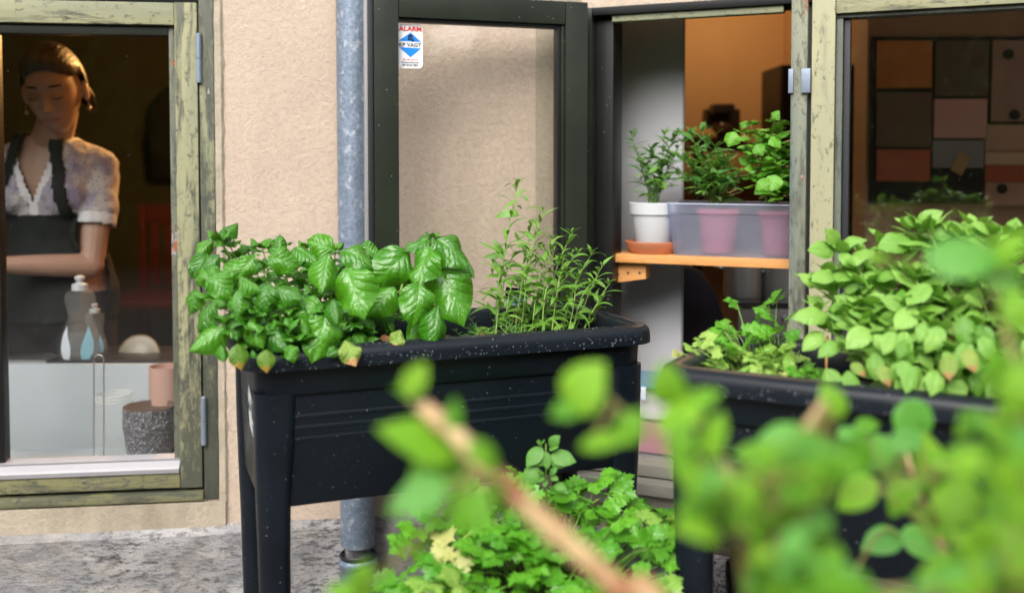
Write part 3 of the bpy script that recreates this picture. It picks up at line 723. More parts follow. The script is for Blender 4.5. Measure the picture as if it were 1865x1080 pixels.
# (the soil outside hides the floor slab's front edge)
fl = [FA @ Vector((-3.7, 0.04, 0)), CORNER + Vector((0, -0.04, 0)), FB @ Vector((2.95, 0.04, 0))]
rp_ = [(p.x, p.y) for p in fl] + [(3.5, 6.3), (-3.7, 6.3)]
m = MB(); m.loft([[Vector((x, y, z)) for x, y in rp_] for z in (2.701, 2.80)], True, True); tag(m.build('roof', M['ceil']), kind='structure')
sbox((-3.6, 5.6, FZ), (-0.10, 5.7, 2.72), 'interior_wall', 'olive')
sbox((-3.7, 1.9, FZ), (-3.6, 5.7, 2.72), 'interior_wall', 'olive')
sbox((3.4, 0.9, FZ), (3.5, 4.9, 2.72), 'interior_wall', 'tan')
sbox((-0.10, 4.6, FZ), (1.25, 4.7, 2.72), 'interior_wall', 'orange')
sbox((1.25, 4.25, FZ), (3.4, 4.7, 2.72), 'interior_wall', 'orange')
sbox((-0.10, 2.83, FZ), (0.0, 5.6, 2.72), 'interior_wall', 'orange')
# partition that carries the pinned-up sheets, seen through the spattered light
pw = P(1577, 300, 3.22).x
sbox((pw, 3.22, FZ), (3.4, 3.34, 2.72), 'interior_wall', 'tan')

def lamp(name, label, loc, power, col, r=0.10):
    t = thing(name, label, 'lamp', loc)
    x, y, z = loc
    m = MB(); m.tube([(x, y, z + 0.16), (x, y, 2.72)], 0.004, 6); m.build('cord', M['rubber'], t)
    m = MB(); m.lathe([(0.03, 0.17), (0.05, 0.15), (0.15, 0.02), (0.155, 0.0), (0.148, 0.002), (0.045, 0.14)], (x, y, z), 32); m.build('lamp_shade', M['lshade'], t, True)
    n = N('warm_bulb'); e = n.n('Emission'); e.inputs[0].default_value = (*col, 1); e.inputs[1].default_value = 14
    m = MB(); m.lathe([(0.001, -0.02), (0.022, -0.012), (0.03, 0.01), (0.026, 0.035), (0.014, 0.06), (0.001, 0.07)], (x, y, z + 0.05), 16); m.build('bulb', n.done(e.outputs[0]), t, True)
    l = bpy.data.objects.new('bulb_light', bpy.data.lights.new('bulb_light', 'POINT')); l.data.energy = power; l.data.color = col; l.data.shadow_soft_size = 0.05
    l.matrix_basis = Matrix.Translation((x, y, z - 0.06)); link(l, t)
M['lshade'] = plain('dark_lamp_shade', (0.05, 0.045, 0.04), 0.5)
lamp('pendant_lamp', 'dark pendant lamp hanging in the kitchen behind the woman', (-0.92, 3.50, 1.72), 30, (1.0, 0.50, 0.15))
lamp('pendant_lamp', 'dark pendant lamp hanging in the ochre room behind the herb shelf', (0.85, 3.95, 1.98), 7, (1.0, 0.62, 0.30))

# ---------------------------------------------------------------- kitchen behind the left window
M['counter_side'] = plain('pale_grey_laminate', (0.38, 0.42, 0.45), 0.5, 3, 0.1, 0.06)
M['steel'] = plain('brushed_steel', (0.42, 0.43, 0.44), 0.3, 40, 0.1, 0.1, Metallic=0.85)
M['dark_top'] = plain('dark_worktop', (0.018, 0.017, 0.02), 0.35)
CT = thing('kitchen_counter', 'pale grey panelled kitchen counter with dark top under the woman', 'counter', (-1.5, 2.75, FZ))
zc = P(180, 663, 2.72).z
m = MB(); m.box((-3.0, 2.720, 0.30), (-0.45, 2.735, zc), 0.001); m.build('back_panel', M['counter_side'], CT, True, 35)
m = MB(); m.box((-3.0, 2.737, FZ), (-0.45, 2.955, zc - 0.012), 0.002); m.build('cabinet', M['counter_side'], CT, True, 35)
xs_ = P(88, 650, 2.75).x
m = MB(); m.box((xs_, 2.737, zc - 0.010), (-0.45, 2.96, zc + 0.006), 0.003); m.build('worktop', M['dark_top'], CT, True, 35)
m = MB(); m.box((-3.0, 2.736, zc - 0.008), (xs_ - 0.001, 2.752, zc + 0.008), 0.003); m.box((-3.0, 2.945, zc - 0.008), (xs_ - 0.001, 2.96, zc + 0.008), 0.003); m.box((-3.0, 2.754, zc - 0.012), (xs_ - 0.001, 2.943, zc - 0.010))
m.build('sink_rim', M['steel'], CT, True, 35)
ws = thing('window_ledge', 'pale inner window ledge behind the left casement', 'window ledge', (-1.4, 2.5, 0.3))
zl0 = P(200, 836, 2.53).z
m = MB(FA); m.box((A_L - 0.1, -0.235, zl0 - 0.05), (A_R + 0.05, -0.060, zl0 - 0.002), 0.003); m.build('ledge_board', M['counter_side'], ws, True, 35)

def bottle(px, pyb, Y, h, w, label, col, cap):
    c = P(px, pyb, Y)
    t = thing('soap_bottle', label, 'bottle', c, 0, 'soap bottles by the sink')
    pr = [(0.001, 0.0), (0.42, 0.0), (0.50, 0.03), (0.52, 0.14), (0.46, 0.32), (0.34, 0.46), (0.285, 0.54), (0.32, 0.62), (0.375, 0.69), (0.38, 0.75), (0.33, 0.81), (0.20, 0.845), (0.145, 0.855), (0.001, 0.856)]
    m = MB(); m.lathe([(r * w, z * h) for r, z in pr], c, 32, sy=0.62); m.build('bottle_body', M[col], t, True, 60)
    m = MB(); m.lathe([(r * w * 0.9, 0.004 + z * h) for r, z in pr[:5]] + [(0.001, 0.32 * h)], c, 32, sy=0.58); m.build('liquid', M[cap + '_liq'], t, True, 60)
    m = MB(); m.lathe([(0.001, 0.835 * h), (0.19 * w, 0.835 * h), (0.19 * w, 0.90 * h), (0.10 * w, 0.915 * h), (0.075 * w, 0.925 * h), (0.075 * w, 0.95 * h), (0.12 * w, 0.955 * h), (0.12 * w, 0.985 * h), (0.06 * w, 1.0 * h), (0.001, h)], c, 24)
    m.build('cap', M[cap], t, True, 40)
    for s_, k in ((-1, 0.17), (1, 0.19)):                # leaf shaped labels on the belly
        m = MB(); vs = []; NN = 11
        for i in range(NN + 1):
            f = i / NN; hw = 0.17 * math.sin(math.pi * min(1, f * 1.0) ** 0.75) * 1.0
            for q in (-1, 0, 1):
                a = R(-90) + s_ * 0.62 + q * hw * 1.9 + s_ * 0.35 * (f - 0.5)
                rr = (np.interp(0.03 + f * 0.42, [p[1] for p in pr[1:9]], [p[0] for p in pr[1:9]]) * w) + 0.0006
                vs.append((c.x + rr * math.cos(a), c.y + rr * 0.62 * math.sin(a) - 0.0004, c.z + (0.03 + f * 0.42) * h))
        fs = []
        for i in range(NN):
            for q in range(2): fs.append((i * 3 + q, i * 3 + q + 1, i * 3 + q + 4, i * 3 + q + 3))
        m.add(vs, fs); m.build('bottle_label', M['blab' if s_ > 0 else 'blab2'], t, True)
M['clearp'] = mat_milky('clear_bottle_plastic', (0.86, 0.89, 0.90), 0.10)
M['capw'] = plain('translucent_white_cap', (0.55, 0.58, 0.60), 0.35); M['capw_liq'] = mat_milky('pale_soap', (0.70, 0.74, 0.78), 0.18)
M['blab'] = plain('teal_leaf_label', (0.22, 0.42, 0.50), 0.5, 30, 0.1, 0.3); M['blab2'] = plain('silver_leaf_label', (0.50, 0.54, 0.60), 0.5, 30, 0.1, 0.2)
hh = (662 - 500) / FPX * 2.79
bottle(148, 662, 2.79, hh, 78 / FPX * 2.79 * 0.95, 'clear dish soap bottle with teal leaf label standing on the counter edge', 'clearp', 'capw')
bottle(174, 655, 2.88, hh * 0.66, 30 / FPX * 2.83 * 1.6, 'smaller cloudy bottle half hidden behind the dish soap bottle', 'clearp', 'capw')
# upturned cream dish whose rim shows as an arch
c = P(253, 641, 2.86); t = thing('dish', 'cream dish with brown rim standing on the dark worktop', 'dish', c)
m = MB(); rr = 38 / FPX * 2.8
Fd = Matrix.Translation(c + Vector((0, 0, -0.012))) @ Matrix.Rotation(R(78), 4, 'X')
m.lathe([(0.001, 0.012), (rr * 0.55, 0.012), (rr * 0.72, 0.004), (rr, 0.0), (rr, -0.003), (rr * 0.7, -0.001), (0.001, 0.006)], (0, 0, 0), 40, F=Fd)
m.build('bowl', plain('cream_glaze', (0.24, 0.21, 0.16), 0.4), t, True, 50)
m = MB(); m.lathe([(rr, -0.004), (rr + 0.003, -0.002), (rr + 0.003, 0.002), (rr, 0.003), (rr - 0.001, 0.0)], (0, 0, 0), 48, F=Fd); m.build('dish_rim', plain('brown_glaze', (0.22, 0.14, 0.06), 0.3), t, True)
# wire arch
m = MB(); a = P(171, 836, 2.525); b = P(189, 836, 2.525); tp = P(180, 655, 2.525); w_ = (b.x - a.x) / 2
pts = [(a.x, 2.525, zl0)] + [(tp.x + w_ * math.cos(math.pi - math.pi * i / 12), 2.525, tp.z + w_ * math.sin(math.pi * i / 12)) for i in range(13)] + [(b.x, 2.525, zl0)]
m.tube(pts, 0.0016, 8); tag(m.build('wire_hoop', M['steel'], None, True), 'thin upright wire hoop standing inside the left window in front of the glass jar', 'wire holder')
# jar
c = P(210, 834, 2.60); c.z = zl0; jr = 36 / FPX * 2.6; jh = (834 - 727) / FPX * 2.6
t = thing('glass_jar', 'empty clear glass jar on the ledge beside the bark textured pot', 'jar', c)
m = MB(); m.lathe([(0.001, 0.001), (jr * 0.92, 0.001), (jr, 0.008), (jr, jh * 0.80), (jr * 0.90, jh * 0.88), (jr * 0.88, jh), (jr * 0.92, jh), (jr * 0.92, jh * 0.97), (jr * 0.97, jh * 0.95), (jr * 0.84, jh * 0.985)][:7], c, 36)
m.build('jar_wall', mat_milky('jar_glass', (0.90, 0.93, 0.93), 0.12), t, True, 60)
for k in (0.90, 0.95, 0.995):
    m = MB(); m.lathe([(jr * 0.885, jh * k - 0.002), (jr * 0.915, jh * k), (jr * 0.885, jh * k + 0.002)], c, 36); m.build('screw_thread', mat_milky('jar_thread', (0.85, 0.9, 0.92), 0.5), t, True)
# bark textured pot
c = P(273, 836, 2.57); c.z = zl0; pr_ = 46 / FPX * 2.57; ph = (836 - 745) / FPX * 2.57
n = N('bark_glaze'); v = n.vor(120, 'DISTANCE_TO_EDGE', n.co(scale=(1, 1, 0.6))); nz = n.noise(70, 6, 0.7)
hh_ = n.math('ADD', n.math('MULTIPLY', v, 2.0), nz)
M['bark'] = n.done(n.pbr(n.mix(n.ramp(hh_, [(0.45, 0.0), (0.75, 1.0)]), (0.035, 0.035, 0.04), (0.22, 0.22, 0.24)), 0.4, n.bump(hh_, 1.0, 0.006)))
t = thing('textured_pot', 'grey brown pot with rough bark texture on the ledge in the window corner', 'pot', c)
vs = []; fs = []; nn, mm = 96, 40
for j in range(mm + 1):
    for i in range(nn):
        a = 2 * math.pi * i / nn; f = j / mm
        r = pr_ * (0.82 + 0.18 * min(1, f * 1.6)) + 0.0022 * noise.noise(Vector((math.cos(a) * 9, math.sin(a) * 9, f * 7))) + 0.0016 * noise.noise(Vector((math.cos(a) * 26, math.sin(a) * 26, f * 17)))
        vs.append((c.x + r * math.cos(a), c.y + r * math.sin(a), c.z + f * ph + (0.002 * noise.noise(Vector((math.cos(a) * 4, math.sin(a) * 4, 3))) if j == mm else 0)))
for j in range(mm):
    for i in range(nn): fs.append((j * nn + i, j * nn + (i + 1) % nn, (j + 1) * nn + (i + 1) % nn, (j + 1) * nn + i))
m = MB(); m.add(vs, fs); m.build('pot_wall', M['bark'], t, True)
m = MB(); m.lathe([(pr_ * 0.99, ph), (pr_ * 0.90, ph + 0.001), (pr_ * 0.88, ph * 0.9), (0.001, ph * 0.9)], c, 48); m.build('soil', plain('dry_brown_soil', (0.09, 0.06, 0.045), 0.9, 60, 1.0, 0.3), t, True)
# pink beaker behind it
c = P(303, 742, 2.66); t = thing('pink_beaker', 'matte dusty pink cylindrical beaker behind the bark textured pot', 'beaker', (c.x, c.y, zl0)); r_ = 30 / FPX * 2.66; zt_ = P(300, 666, 2.66).z
m = MB(); m.lathe([(0.001, 0), (r_, 0), (r_, zt_ - zl0), (r_ * 0.93, zt_ - zl0), (r_ * 0.93, 0.02), (0.001, 0.02)], (c.x, c.y, zl0), 48); m.build('beaker_wall', plain('dusty_pink_ceramic', (0.42, 0.26, 0.215), 0.6), t, True, 40)
# chair, coat and far dresser in the kitchen gloom
ch = thing('wooden_chair', 'red brown wooden chair in the dim kitchen behind the woman', 'chair', (-1.78, 4.6, FZ))
rb = plain('red_brown_wood', (0.06, 0.012, 0.010), 0.4, 30, 0.2, 0.2)
a = P(252, 372, 4.6); b = P(312, 500, 4.6)
w0, w1, zt1, zb1 = a.x, a.x + 0.42, a.z, b.z
for x in (w0 + 0.02, w1 - 0.02):
    m = MB(); m.box((x - 0.018, 4.58, FZ), (x + 0.018, 4.62, zt1), 0.005); m.build('leg', rb, ch, True, 35)
    m = MB(); m.box((x - 0.018, 4.20, FZ), (x + 0.018, 4.24, zb1 - 0.10), 0.005); m.build('leg', rb, ch, True, 35)
m = MB(); m.box((w0 + 0.04, 4.59, zt1 - 0.09), (w1 - 0.04, 4.61, zt1), 0.006); m.build('backrest', rb, ch, True, 35)
for k in range(5):
    x = w0 + 0.075 + k * 0.068
    m = MB(); m.box((x - 0.020, 4.592, zb1 - 0.05), (x + 0.020, 4.608, zt1 - 0.091), 0.004); m.build('slat', rb, ch, True, 35)
m = MB(); m.box((w0, 4.19, zb1 - 0.10), (w1, 4.63, zb1 - 0.065), 0.01); m.build('seat', rb, ch, True, 35)
c = P(288, 250, 5.3); t = thing('hanging_coat', 'dark coat hanging on the far olive kitchen wall', 'coat', c)
dk = plain('dark_green_cloth', (0.008, 0.010, 0.006), 0.9, 30, 0.3, 0.3)
m = MB(); lo = []
for f, w, d in ((1.0, 0.02, 0.02), (0.93, 0.06, 0.05), (0.80, 0.12, 0.07), (0.4, 0.14, 0.08), (0.0, 0.13, 0.07)):
    lo.append([Vector((c.x + w * math.cos(q * math.pi / 8) * (1 + 0.12 * math.sin(q * 3.1 + f * 5)), 5.52 + d * math.sin(q * math.pi / 8), c.z - 0.22 + 0.5 * f)) for q in range(16)])
m.loft(lo, True, True); m.build('coat_body', dk, t, True)
m = MB(); m.tube([(c.x, 5.6, c.z + 0.30), (c.x, 5.54, c.z + 0.30), (c.x, 5.53, c.z + 0.27)], 0.008, 8); m.build('coat_hook', M['steel'], t, True)

# ---------------------------------------------------------------- shelf, pots and tub in the open window
M['pine'] = N('oiled_pine')
n = M['pine']; g = n.noise(9, 6, 0.6, n.co(scale=(1.5, 1.5, 26)), 1.2); M['pine'] = n.done(n.pbr(n.mix(n.ramp(g, [(0.3, 0.0), (0.7, 1.0)]), (0.50, 0.21, 0.06), (0.66, 0.34, 0.12)), 0.45, n.bump(g, 0.15, 0.002)))
n = N('grey_woven_blind'); wv = n.n('TexWave'); wv.inputs['Scale'].default_value = 120; wv.bands_direction = 'Z'; n.t.links.new(n.co().outputs[0], wv.inputs[0]); wv.inputs['Distortion'].default_value = 1.2
M['blind'] = n.done(n.pbr(n.mix(n.noise(3, 3), (0.42, 0.43, 0.46), (0.58, 0.59, 0.62)), 0.7, n.bump(wv.outputs['Fac'], 0.35, 0.002)))
sh_y0, sh_y1 = -0.26, -0.045                              # behind the frame line of wall B
z_sh = on(FB, 1280, 463, (sh_y0 + sh_y1) / 2)[1]
zs1 = on(FB, 1280, 468, sh_y1)[1]; zs0 = on(FB, 1280, 484, sh_y1)[1]
bl0, bl1 = on(FB, 1105, 300, -0.29)[0], on(FB, 1245, 300, -0.29)[0]
t = thing('grey_panel', 'tall grey woven panel inside the open window behind the white pot', 'panel', FB @ Vector(((bl0 + bl1) / 2, -0.29, B_B)))
m = MB(FB); m.box((B_L - 0.02, -0.296, B_B - 0.1), (bl1, -0.288, B_T + 0.02), 0.002); m.build('panel_sheet', M['blind'], t)
m = MB(FB); m.box((bl1 - 0.004, -0.297, B_B - 0.1), (bl1 + 0.001, -0.287, B_T + 0.02), 0.001); m.build('panel_edge', M['alu'], t)
SHF = thing('shelf', 'pine board shelf across the open window carrying potted herbs', 'shelf', FB @ Vector((bx(1280), -0.1, zs1)))
m = MB(FB); m.box((j1 - 0.02, sh_y0, zs0), (B_M0 + 0.10, sh_y1, zs1), 0.003); m.build('shelf_board', M['pine'], SHF, True, 35)
m = MB(FB); xk0, xk1 = on(FB, 1112, 500, -0.07)[0], on(FB, 1176, 500, -0.07)[0]
m.loft([[Vector((x, -0.07, zs0 - 0.001)), Vector((x, -0.11, zs0 - 0.001)), Vector((x, -0.11, z)), Vector((x, -0.07, z))] for x, z in ((xk0, on(FB, 1112, 516, -0.07)[1]), (xk1, on(FB, 1176, 508, -0.07)[1]))], True, True)
BRK = m.build('bracket_block', M['pine'], SHF)
for px in (1126, 1144, 1165):
    x, z = on(FB, px, 497 if px > 1130 else 500, -0.07); m = MB(FB); m.tube([(x, -0.0685, z), (x, -0.072, z)], 0.0032, 12); m.build('screw', M['rubber'], BRK)
M['whitepot'] = plain('chalky_white_glaze', (0.52, 0.54, 0.56), 0.55, 40, 0.1, 0.06)
M['terra'] = plain('terracotta', (0.48, 0.17, 0.08), 0.7, 60, 0.25, 0.18)
yp_ = -0.115
x, z = on(FB, 1190, 455, yp_); sc_ = (FB @ Vector((x, yp_, 0))).y / FPX
c = FB @ Vector((x, yp_, zs1))
t = thing('saucer', 'terracotta saucer under the white pot on the pine shelf', 'saucer', c)
rs = 52 * sc_
m = MB(); m.lathe([(0.001, 0.001), (rs * 0.80, 0.001), (rs * 0.84, 0.006), (rs * 0.98, 0.022), (rs, 0.030), (rs * 0.95, 0.031), (rs * 0.85, 0.012), (0.001, 0.010)], c, 48); m.build('dish', M['terra'], t, True, 50)
rt = 45 * sc_; hp_ = (446 - 363) * sc_; zp = 0.0125
t = thing('white_pot', 'small white plant pot on a terracotta saucer at the shelf end', 'plant pot', c + Vector((0, 0, zp)))
m = MB(); m.lathe([(0.001, 0.0), (rt * 0.66, 0.0), (rt * 0.70, 0.004), (rt * 0.905, hp_ * 0.74)], c + Vector((0, 0, zp)), 48); m.build('pot_body', M['whitepot'], t, True, 50)
m = MB(); m.lathe([(rt * 0.90, hp_ * 0.74), (rt * 0.97, hp_ * 0.745), (rt, hp_ * 0.99), (rt * 0.98, hp_), (rt * 0.92, hp_), (rt * 0.90, hp_ * 0.9), (0.001, hp_ * 0.9)], c + Vector((0, 0, zp)), 48); m.build('pot_rim', M['whitepot'], t, True, 50)
WP = c + Vector((0, 0, zp + hp_ * 0.9))
# milky tub
M['tub'] = mat_milky('milky_tub_plastic', (0.62, 0.70, 0.88), 0.32)
M['purplepot'] = plain('plum_terracotta', (0.55, 0.13, 0.14), 0.6, 30, 0.1, 0.1)
ty0, ty1 = -0.235, -0.058
tx0, tx1 = on(FB, 1215, 420, ty1)[0], B_M0 + 0.06
ztb, ztt = zs1 + 0.001, on(FB, 1300, 373, ty1)[1]
t = thing('plastic_tub', 'milky translucent plastic tub holding two terracotta pots on the pine shelf', 'tub', FB @ Vector(((tx0 + tx1) / 2, -0.15, ztb)))
m = MB(FB)
lo = [rrect(tx0 + 0.012, tx1 - 0.012, ty0 + 0.01, ty1 - 0.008, ztb, 0.02), rrect(tx0 + 0.008, tx1 - 0.008, ty0 + 0.006, ty1 - 0.005, ztb + 0.012, 0.022), rrect(tx0, tx1, ty0, ty1, ztt - 0.024, 0.022), rrect(tx0 - 0.003, tx1 + 0.003, ty0 - 0.003, ty1 + 0.003, ztt - 0.022, 0.024), rrect(tx0 - 0.003, tx1 + 0.003, ty0 - 0.003, ty1 + 0.003, ztt, 0.024)]
m.loft(lo, True, False); m.build('tub_wall', M['tub'], t, True, 40)
m = MB(FB); m.loft([rrect(tx0 - 0.005, tx1 + 0.005, ty0 - 0.005, ty1 + 0.005, ztt + q, 0.025) for q in (0.0, 0.003)] + [rrect(tx0 - 0.001, tx1 + 0.001, ty0 - 0.001, ty1 + 0.001, ztt + q, 0.024) for q in (0.003, 0.0)], closed=True); m.build('tub_lip', mat_milky('tub_lip_plastic', (0.75, 0.80, 0.92), 0.8), t, True, 40)
TP = []
for px, w_, lab in ((1308, 74, 'plum red plant pot seen through the tub near its middle'), (1420, 74, 'plum red plant pot seen through the tub beside the mullion')):
    yy_ = -0.135; x = on(FB, px, 420, yy_)[0]; c = FB @ Vector((x, yy_, ztb + 0.004)); sc2 = c.y / FPX; r1 = w_ / 2 * sc2; h1 = 80 * sc2
    tt = thing('herb_pot', lab, 'plant pot', c, 0, 'pots inside the plastic tub')
    m = MB(); m.lathe([(0.001, 0.0), (r1 * 0.78, 0.0), (r1 * 0.80, 0.003), (r1 * 0.96, h1 * 0.86)], c, 40); m.build('pot_body', M['purplepot'], tt, True, 50)
    m = MB(); m.lathe([(r1 * 0.96, h1 * 0.86), (r1 * 1.04, h1 * 0.865), (r1 * 1.06, h1), (r1 * 0.98, h1), (r1 * 0.97, h1 * 0.93), (0.001, h1 * 0.93)], c, 40); m.build('pot_rim', M['purplepot'], tt, True, 50)
    TP.append(c + Vector((0, 0, h1 * 0.93)))
# ochre room behind: mixer, bread, tall dark cabinet, black bag, steel pots on a hob
def blob_loft(m, c, prof, n=20, sy=1.0):
    m.lathe(prof, c, n, sy=sy)
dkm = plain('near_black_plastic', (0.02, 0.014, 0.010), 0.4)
c = P(1318, 255, 4.2)
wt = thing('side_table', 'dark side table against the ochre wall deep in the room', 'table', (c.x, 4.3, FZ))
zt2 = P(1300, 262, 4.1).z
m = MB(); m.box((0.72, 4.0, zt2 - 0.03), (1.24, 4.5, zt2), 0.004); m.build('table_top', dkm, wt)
for x in (0.75, 1.21):
    for y in (4.03, 4.47):
        m = MB(); m.box((x - 0.02, y - 0.02, FZ), (x + 0.02, y + 0.02, zt2 - 0.031), 0.003); m.build('leg', dkm, wt)
t = thing('coffee_machine', 'dark coffee machine on the side table in the ochre room', 'coffee machine', (c.x, 4.2, zt2))
m = MB(); m.box((c.x - 0.07, 4.12, zt2 + 0.001), (c.x + 0.075, 4.32, zt2 + 0.02), 0.006); m.build('machine_base', dkm, t, True, 35)
m = MB(); m.box((c.x - 0.07, 4.22, zt2 + 0.02), (c.x + 0.075, 4.32, zt2 + 0.15), 0.01); m.build('machine_body', dkm, t, True, 35)
m = MB(); m.box((c.x - 0.06, 4.12, zt2 + 0.125), (c.x + 0.03, 4.219, zt2 + 0.165), 0.01); m.build('machine_head', dkm, t, True, 35)
m = MB(); m.lathe([(0.001, 0.022), (0.035, 0.022), (0.045, 0.05), (0.035, 0.085), (0.028, 0.09)], (c.x - 0.015, 4.165, zt2), 24); m.build('coffee_jug', plain('smoky_glass', (0.05, 0.03, 0.02), 0.1), t, True)
c = P(1275, 246, 4.05); t = MB(); t.lathe([(0.001, 0.0), (0.075, 0.005), (0.08, 0.03), (0.06, 0.055), (0.001, 0.068)], (c.x, 4.1, zt2 + 0.001), 24, sy=0.8)
tag(t.build('bread_loaf', plain('brown_crust', (0.35, 0.16, 0.05), 0.8, 30, 0.5, 0.3), None, True), 'round brown loaf on the side table beside the coffee machine', 'bread')
a = P(1410, 123, 4.0); m = MB(); t = thing('tall_cabinet', 'tall black cabinet standing by the ochre wall just left of the mullion', 'cabinet', (a.x + 0.3, 4.1, FZ))
t['label'] = 'tall black cabinet standing against the ochre wall'
m.box((a.x, 3.9, FZ), (a.x + 0.60, 4.2, a.z), 0.004); m.build('cabinet_body', M['black'], t)
m = MB(); m.box((a.x + 0.003, 3.885, FZ + 0.05), (a.x + 0.298, 3.899, a.z - 0.01), 0.003); m.build('cabinet_door', M['black'], t)
m = MB(); m.box((a.x + 0.302, 3.885, FZ + 0.05), (a.x + 0.597, 3.899, a.z - 0.01), 0.003); m.build('cabinet_door', M['black'], t)
# hob with pots under the shelf line
zh = P(1380, 545, 3.0).z
hb = thing('stove', 'dark stove with steel pots seen below the pine shelf', 'stove', (1.0, 3.15, FZ))
hx0, hx1 = P(1335, 545, 3.0).x, P(1335, 545, 3.0).x + 0.36
m = MB(); m.box((hx0, 2.93, FZ), (hx1, 3.19, zh - 0.02), 0.004); m.build('stove_body', M['steel'], hb)
m = MB(); m.box((hx0 - 0.005, 2.925, zh - 0.019), (hx1 + 0.005, 3.195, zh), 0.003); m.build('hob', plain('black_hob_glass', (0.01, 0.01, 0.01), 0.08), hb)
m = MB(); m.box((hx0 + 0.02, 2.922, zh - 0.30), (hx1 - 0.02, 2.9295, zh - 0.10), 0.003); m.build('oven_door', plain('oven_glass', (0.02, 0.012, 0.008), 0.1), hb)
for k in range(4):
    m = MB(); m.tube([(hx0 + 0.06 + 0.08 * k, 2.93, zh - 0.05), (hx0 + 0.06 + 0.08 * k, 2.908, zh - 0.05)], 0.012, 14); m.build('knob', M['steel'], hb, True, 40)
for px, r1, h1, lab in ((1352, 0.058, 0.115, 'tall steel cooking pot on the stove behind the shelf'), (1425, 0.062, 0.10, 'wide steel cooking pot on the stove beside the mullion')):
    c = P(px, 545, 3.05); c.z = zh + 0.001; t = thing('cooking_pot', lab, 'cooking pot', c, 0, 'steel pots on the stove')
    m = MB(); m.lathe([(0.001, 0), (r1, 0), (r1, h1), (r1 * 1.05, h1 + 0.002), (r1 * 0.97, h1 + 0.003), (r1 * 0.97, 0.004), (0.001, 0.004)], c, 40); m.build('pot_wall', M['steel'], t, True, 40)
    for s_ in (-1, 1):
        m = MB(); m.tube([(c.x + s_ * r1, c.y - 0.02, c.z + h1 * 0.8), (c.x + s_ * (r1 + 0.022), c.y - 0.018, c.z + h1 * 0.8), (c.x + s_ * (r1 + 0.022), c.y + 0.018, c.z + h1 * 0.8), (c.x + s_ * r1, c.y + 0.02, c.z + h1 * 0.8)], 0.005, 8); m.build('handle', M['steel'], t, True)
# black cloth-covered round chair back under the shelf
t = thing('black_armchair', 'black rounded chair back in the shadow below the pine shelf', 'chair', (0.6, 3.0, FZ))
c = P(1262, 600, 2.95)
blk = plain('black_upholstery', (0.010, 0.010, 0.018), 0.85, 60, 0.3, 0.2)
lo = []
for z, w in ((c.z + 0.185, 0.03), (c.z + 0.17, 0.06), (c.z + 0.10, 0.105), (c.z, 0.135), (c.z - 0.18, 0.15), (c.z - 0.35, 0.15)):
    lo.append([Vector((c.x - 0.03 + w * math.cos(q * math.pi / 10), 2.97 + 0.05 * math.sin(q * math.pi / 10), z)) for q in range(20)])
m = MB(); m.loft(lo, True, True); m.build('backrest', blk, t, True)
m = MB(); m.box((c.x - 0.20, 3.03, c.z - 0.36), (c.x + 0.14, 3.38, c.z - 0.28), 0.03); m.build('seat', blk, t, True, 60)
for x in (-0.18, 0.12):
    for y in (3.05, 3.36):
        m = MB(); m.tube([(c.x + x, y, FZ), (c.x + x, y, c.z - 0.36)], 0.012, 10); m.build('leg', dkm, t, True)
# clear storage box with blue lid standing between the planters on the sill
zq = B_B + 0.0265
q0, q1 = on(FB, 1150, 780, -0.115)[0], on(FB, 1262, 780, -0.115)[0]
zq2 = on(FB, 1200, 708, -0.03)[1]
t = thing('storage_box', 'clear plastic storage box with pinkish contents and blue lid on the sill between the planters', 'storage box', FB @ Vector(((q0 + q1) / 2, -0.11, zq)))
m = MB(FB); m.loft([rrect(q0 + 0.008, q1 - 0.008, -0.185, -0.035, zq + 0.001, 0.012), rrect(q0, q1, -0.19, -0.03, zq2, 0.014)], True, False); m.build('box_wall', mat_milky('clear_box_plastic', (0.88, 0.90, 0.92), 0.22), t, True, 40)
m = MB(FB); m.loft([rrect(q0 - 0.004, q1 + 0.004, -0.194, -0.026, zq2 + a_, 0.015) for a_ in (0.0, 0.008)], True, True); m.build('lid', plain('slate_blue_lid', (0.12, 0.22, 0.32), 0.4), t, True, 40)
m = MB(FB); xk = on(FB, 1172, 720, -0.025)[0]; m.box((xk - 0.006, -0.026, zq2 - 0.03), (xk + 0.008, -0.019, zq2 + 0.003), 0.003); m.build('clip', plain('pale_clip', (0.6, 0.66, 0.75), 0.35), t, True)
for k, (fz, hcol) in enumerate(((0.02, (0.50, 0.16, 0.22)), (0.50, (0.62, 0.58, 0.55)))):
    m = MB(FB); h_ = zq2 - zq; m.box((q0 + 0.012, -0.175, zq + 0.004 + fz * h_), (q1 - 0.012, -0.045, zq + h_ * (fz + 0.45)), 0.012); m.build('folded_cloth', plain('cloth_%d' % k, hcol, 0.9, 20, 0.4, 0.1), t, True, 60)

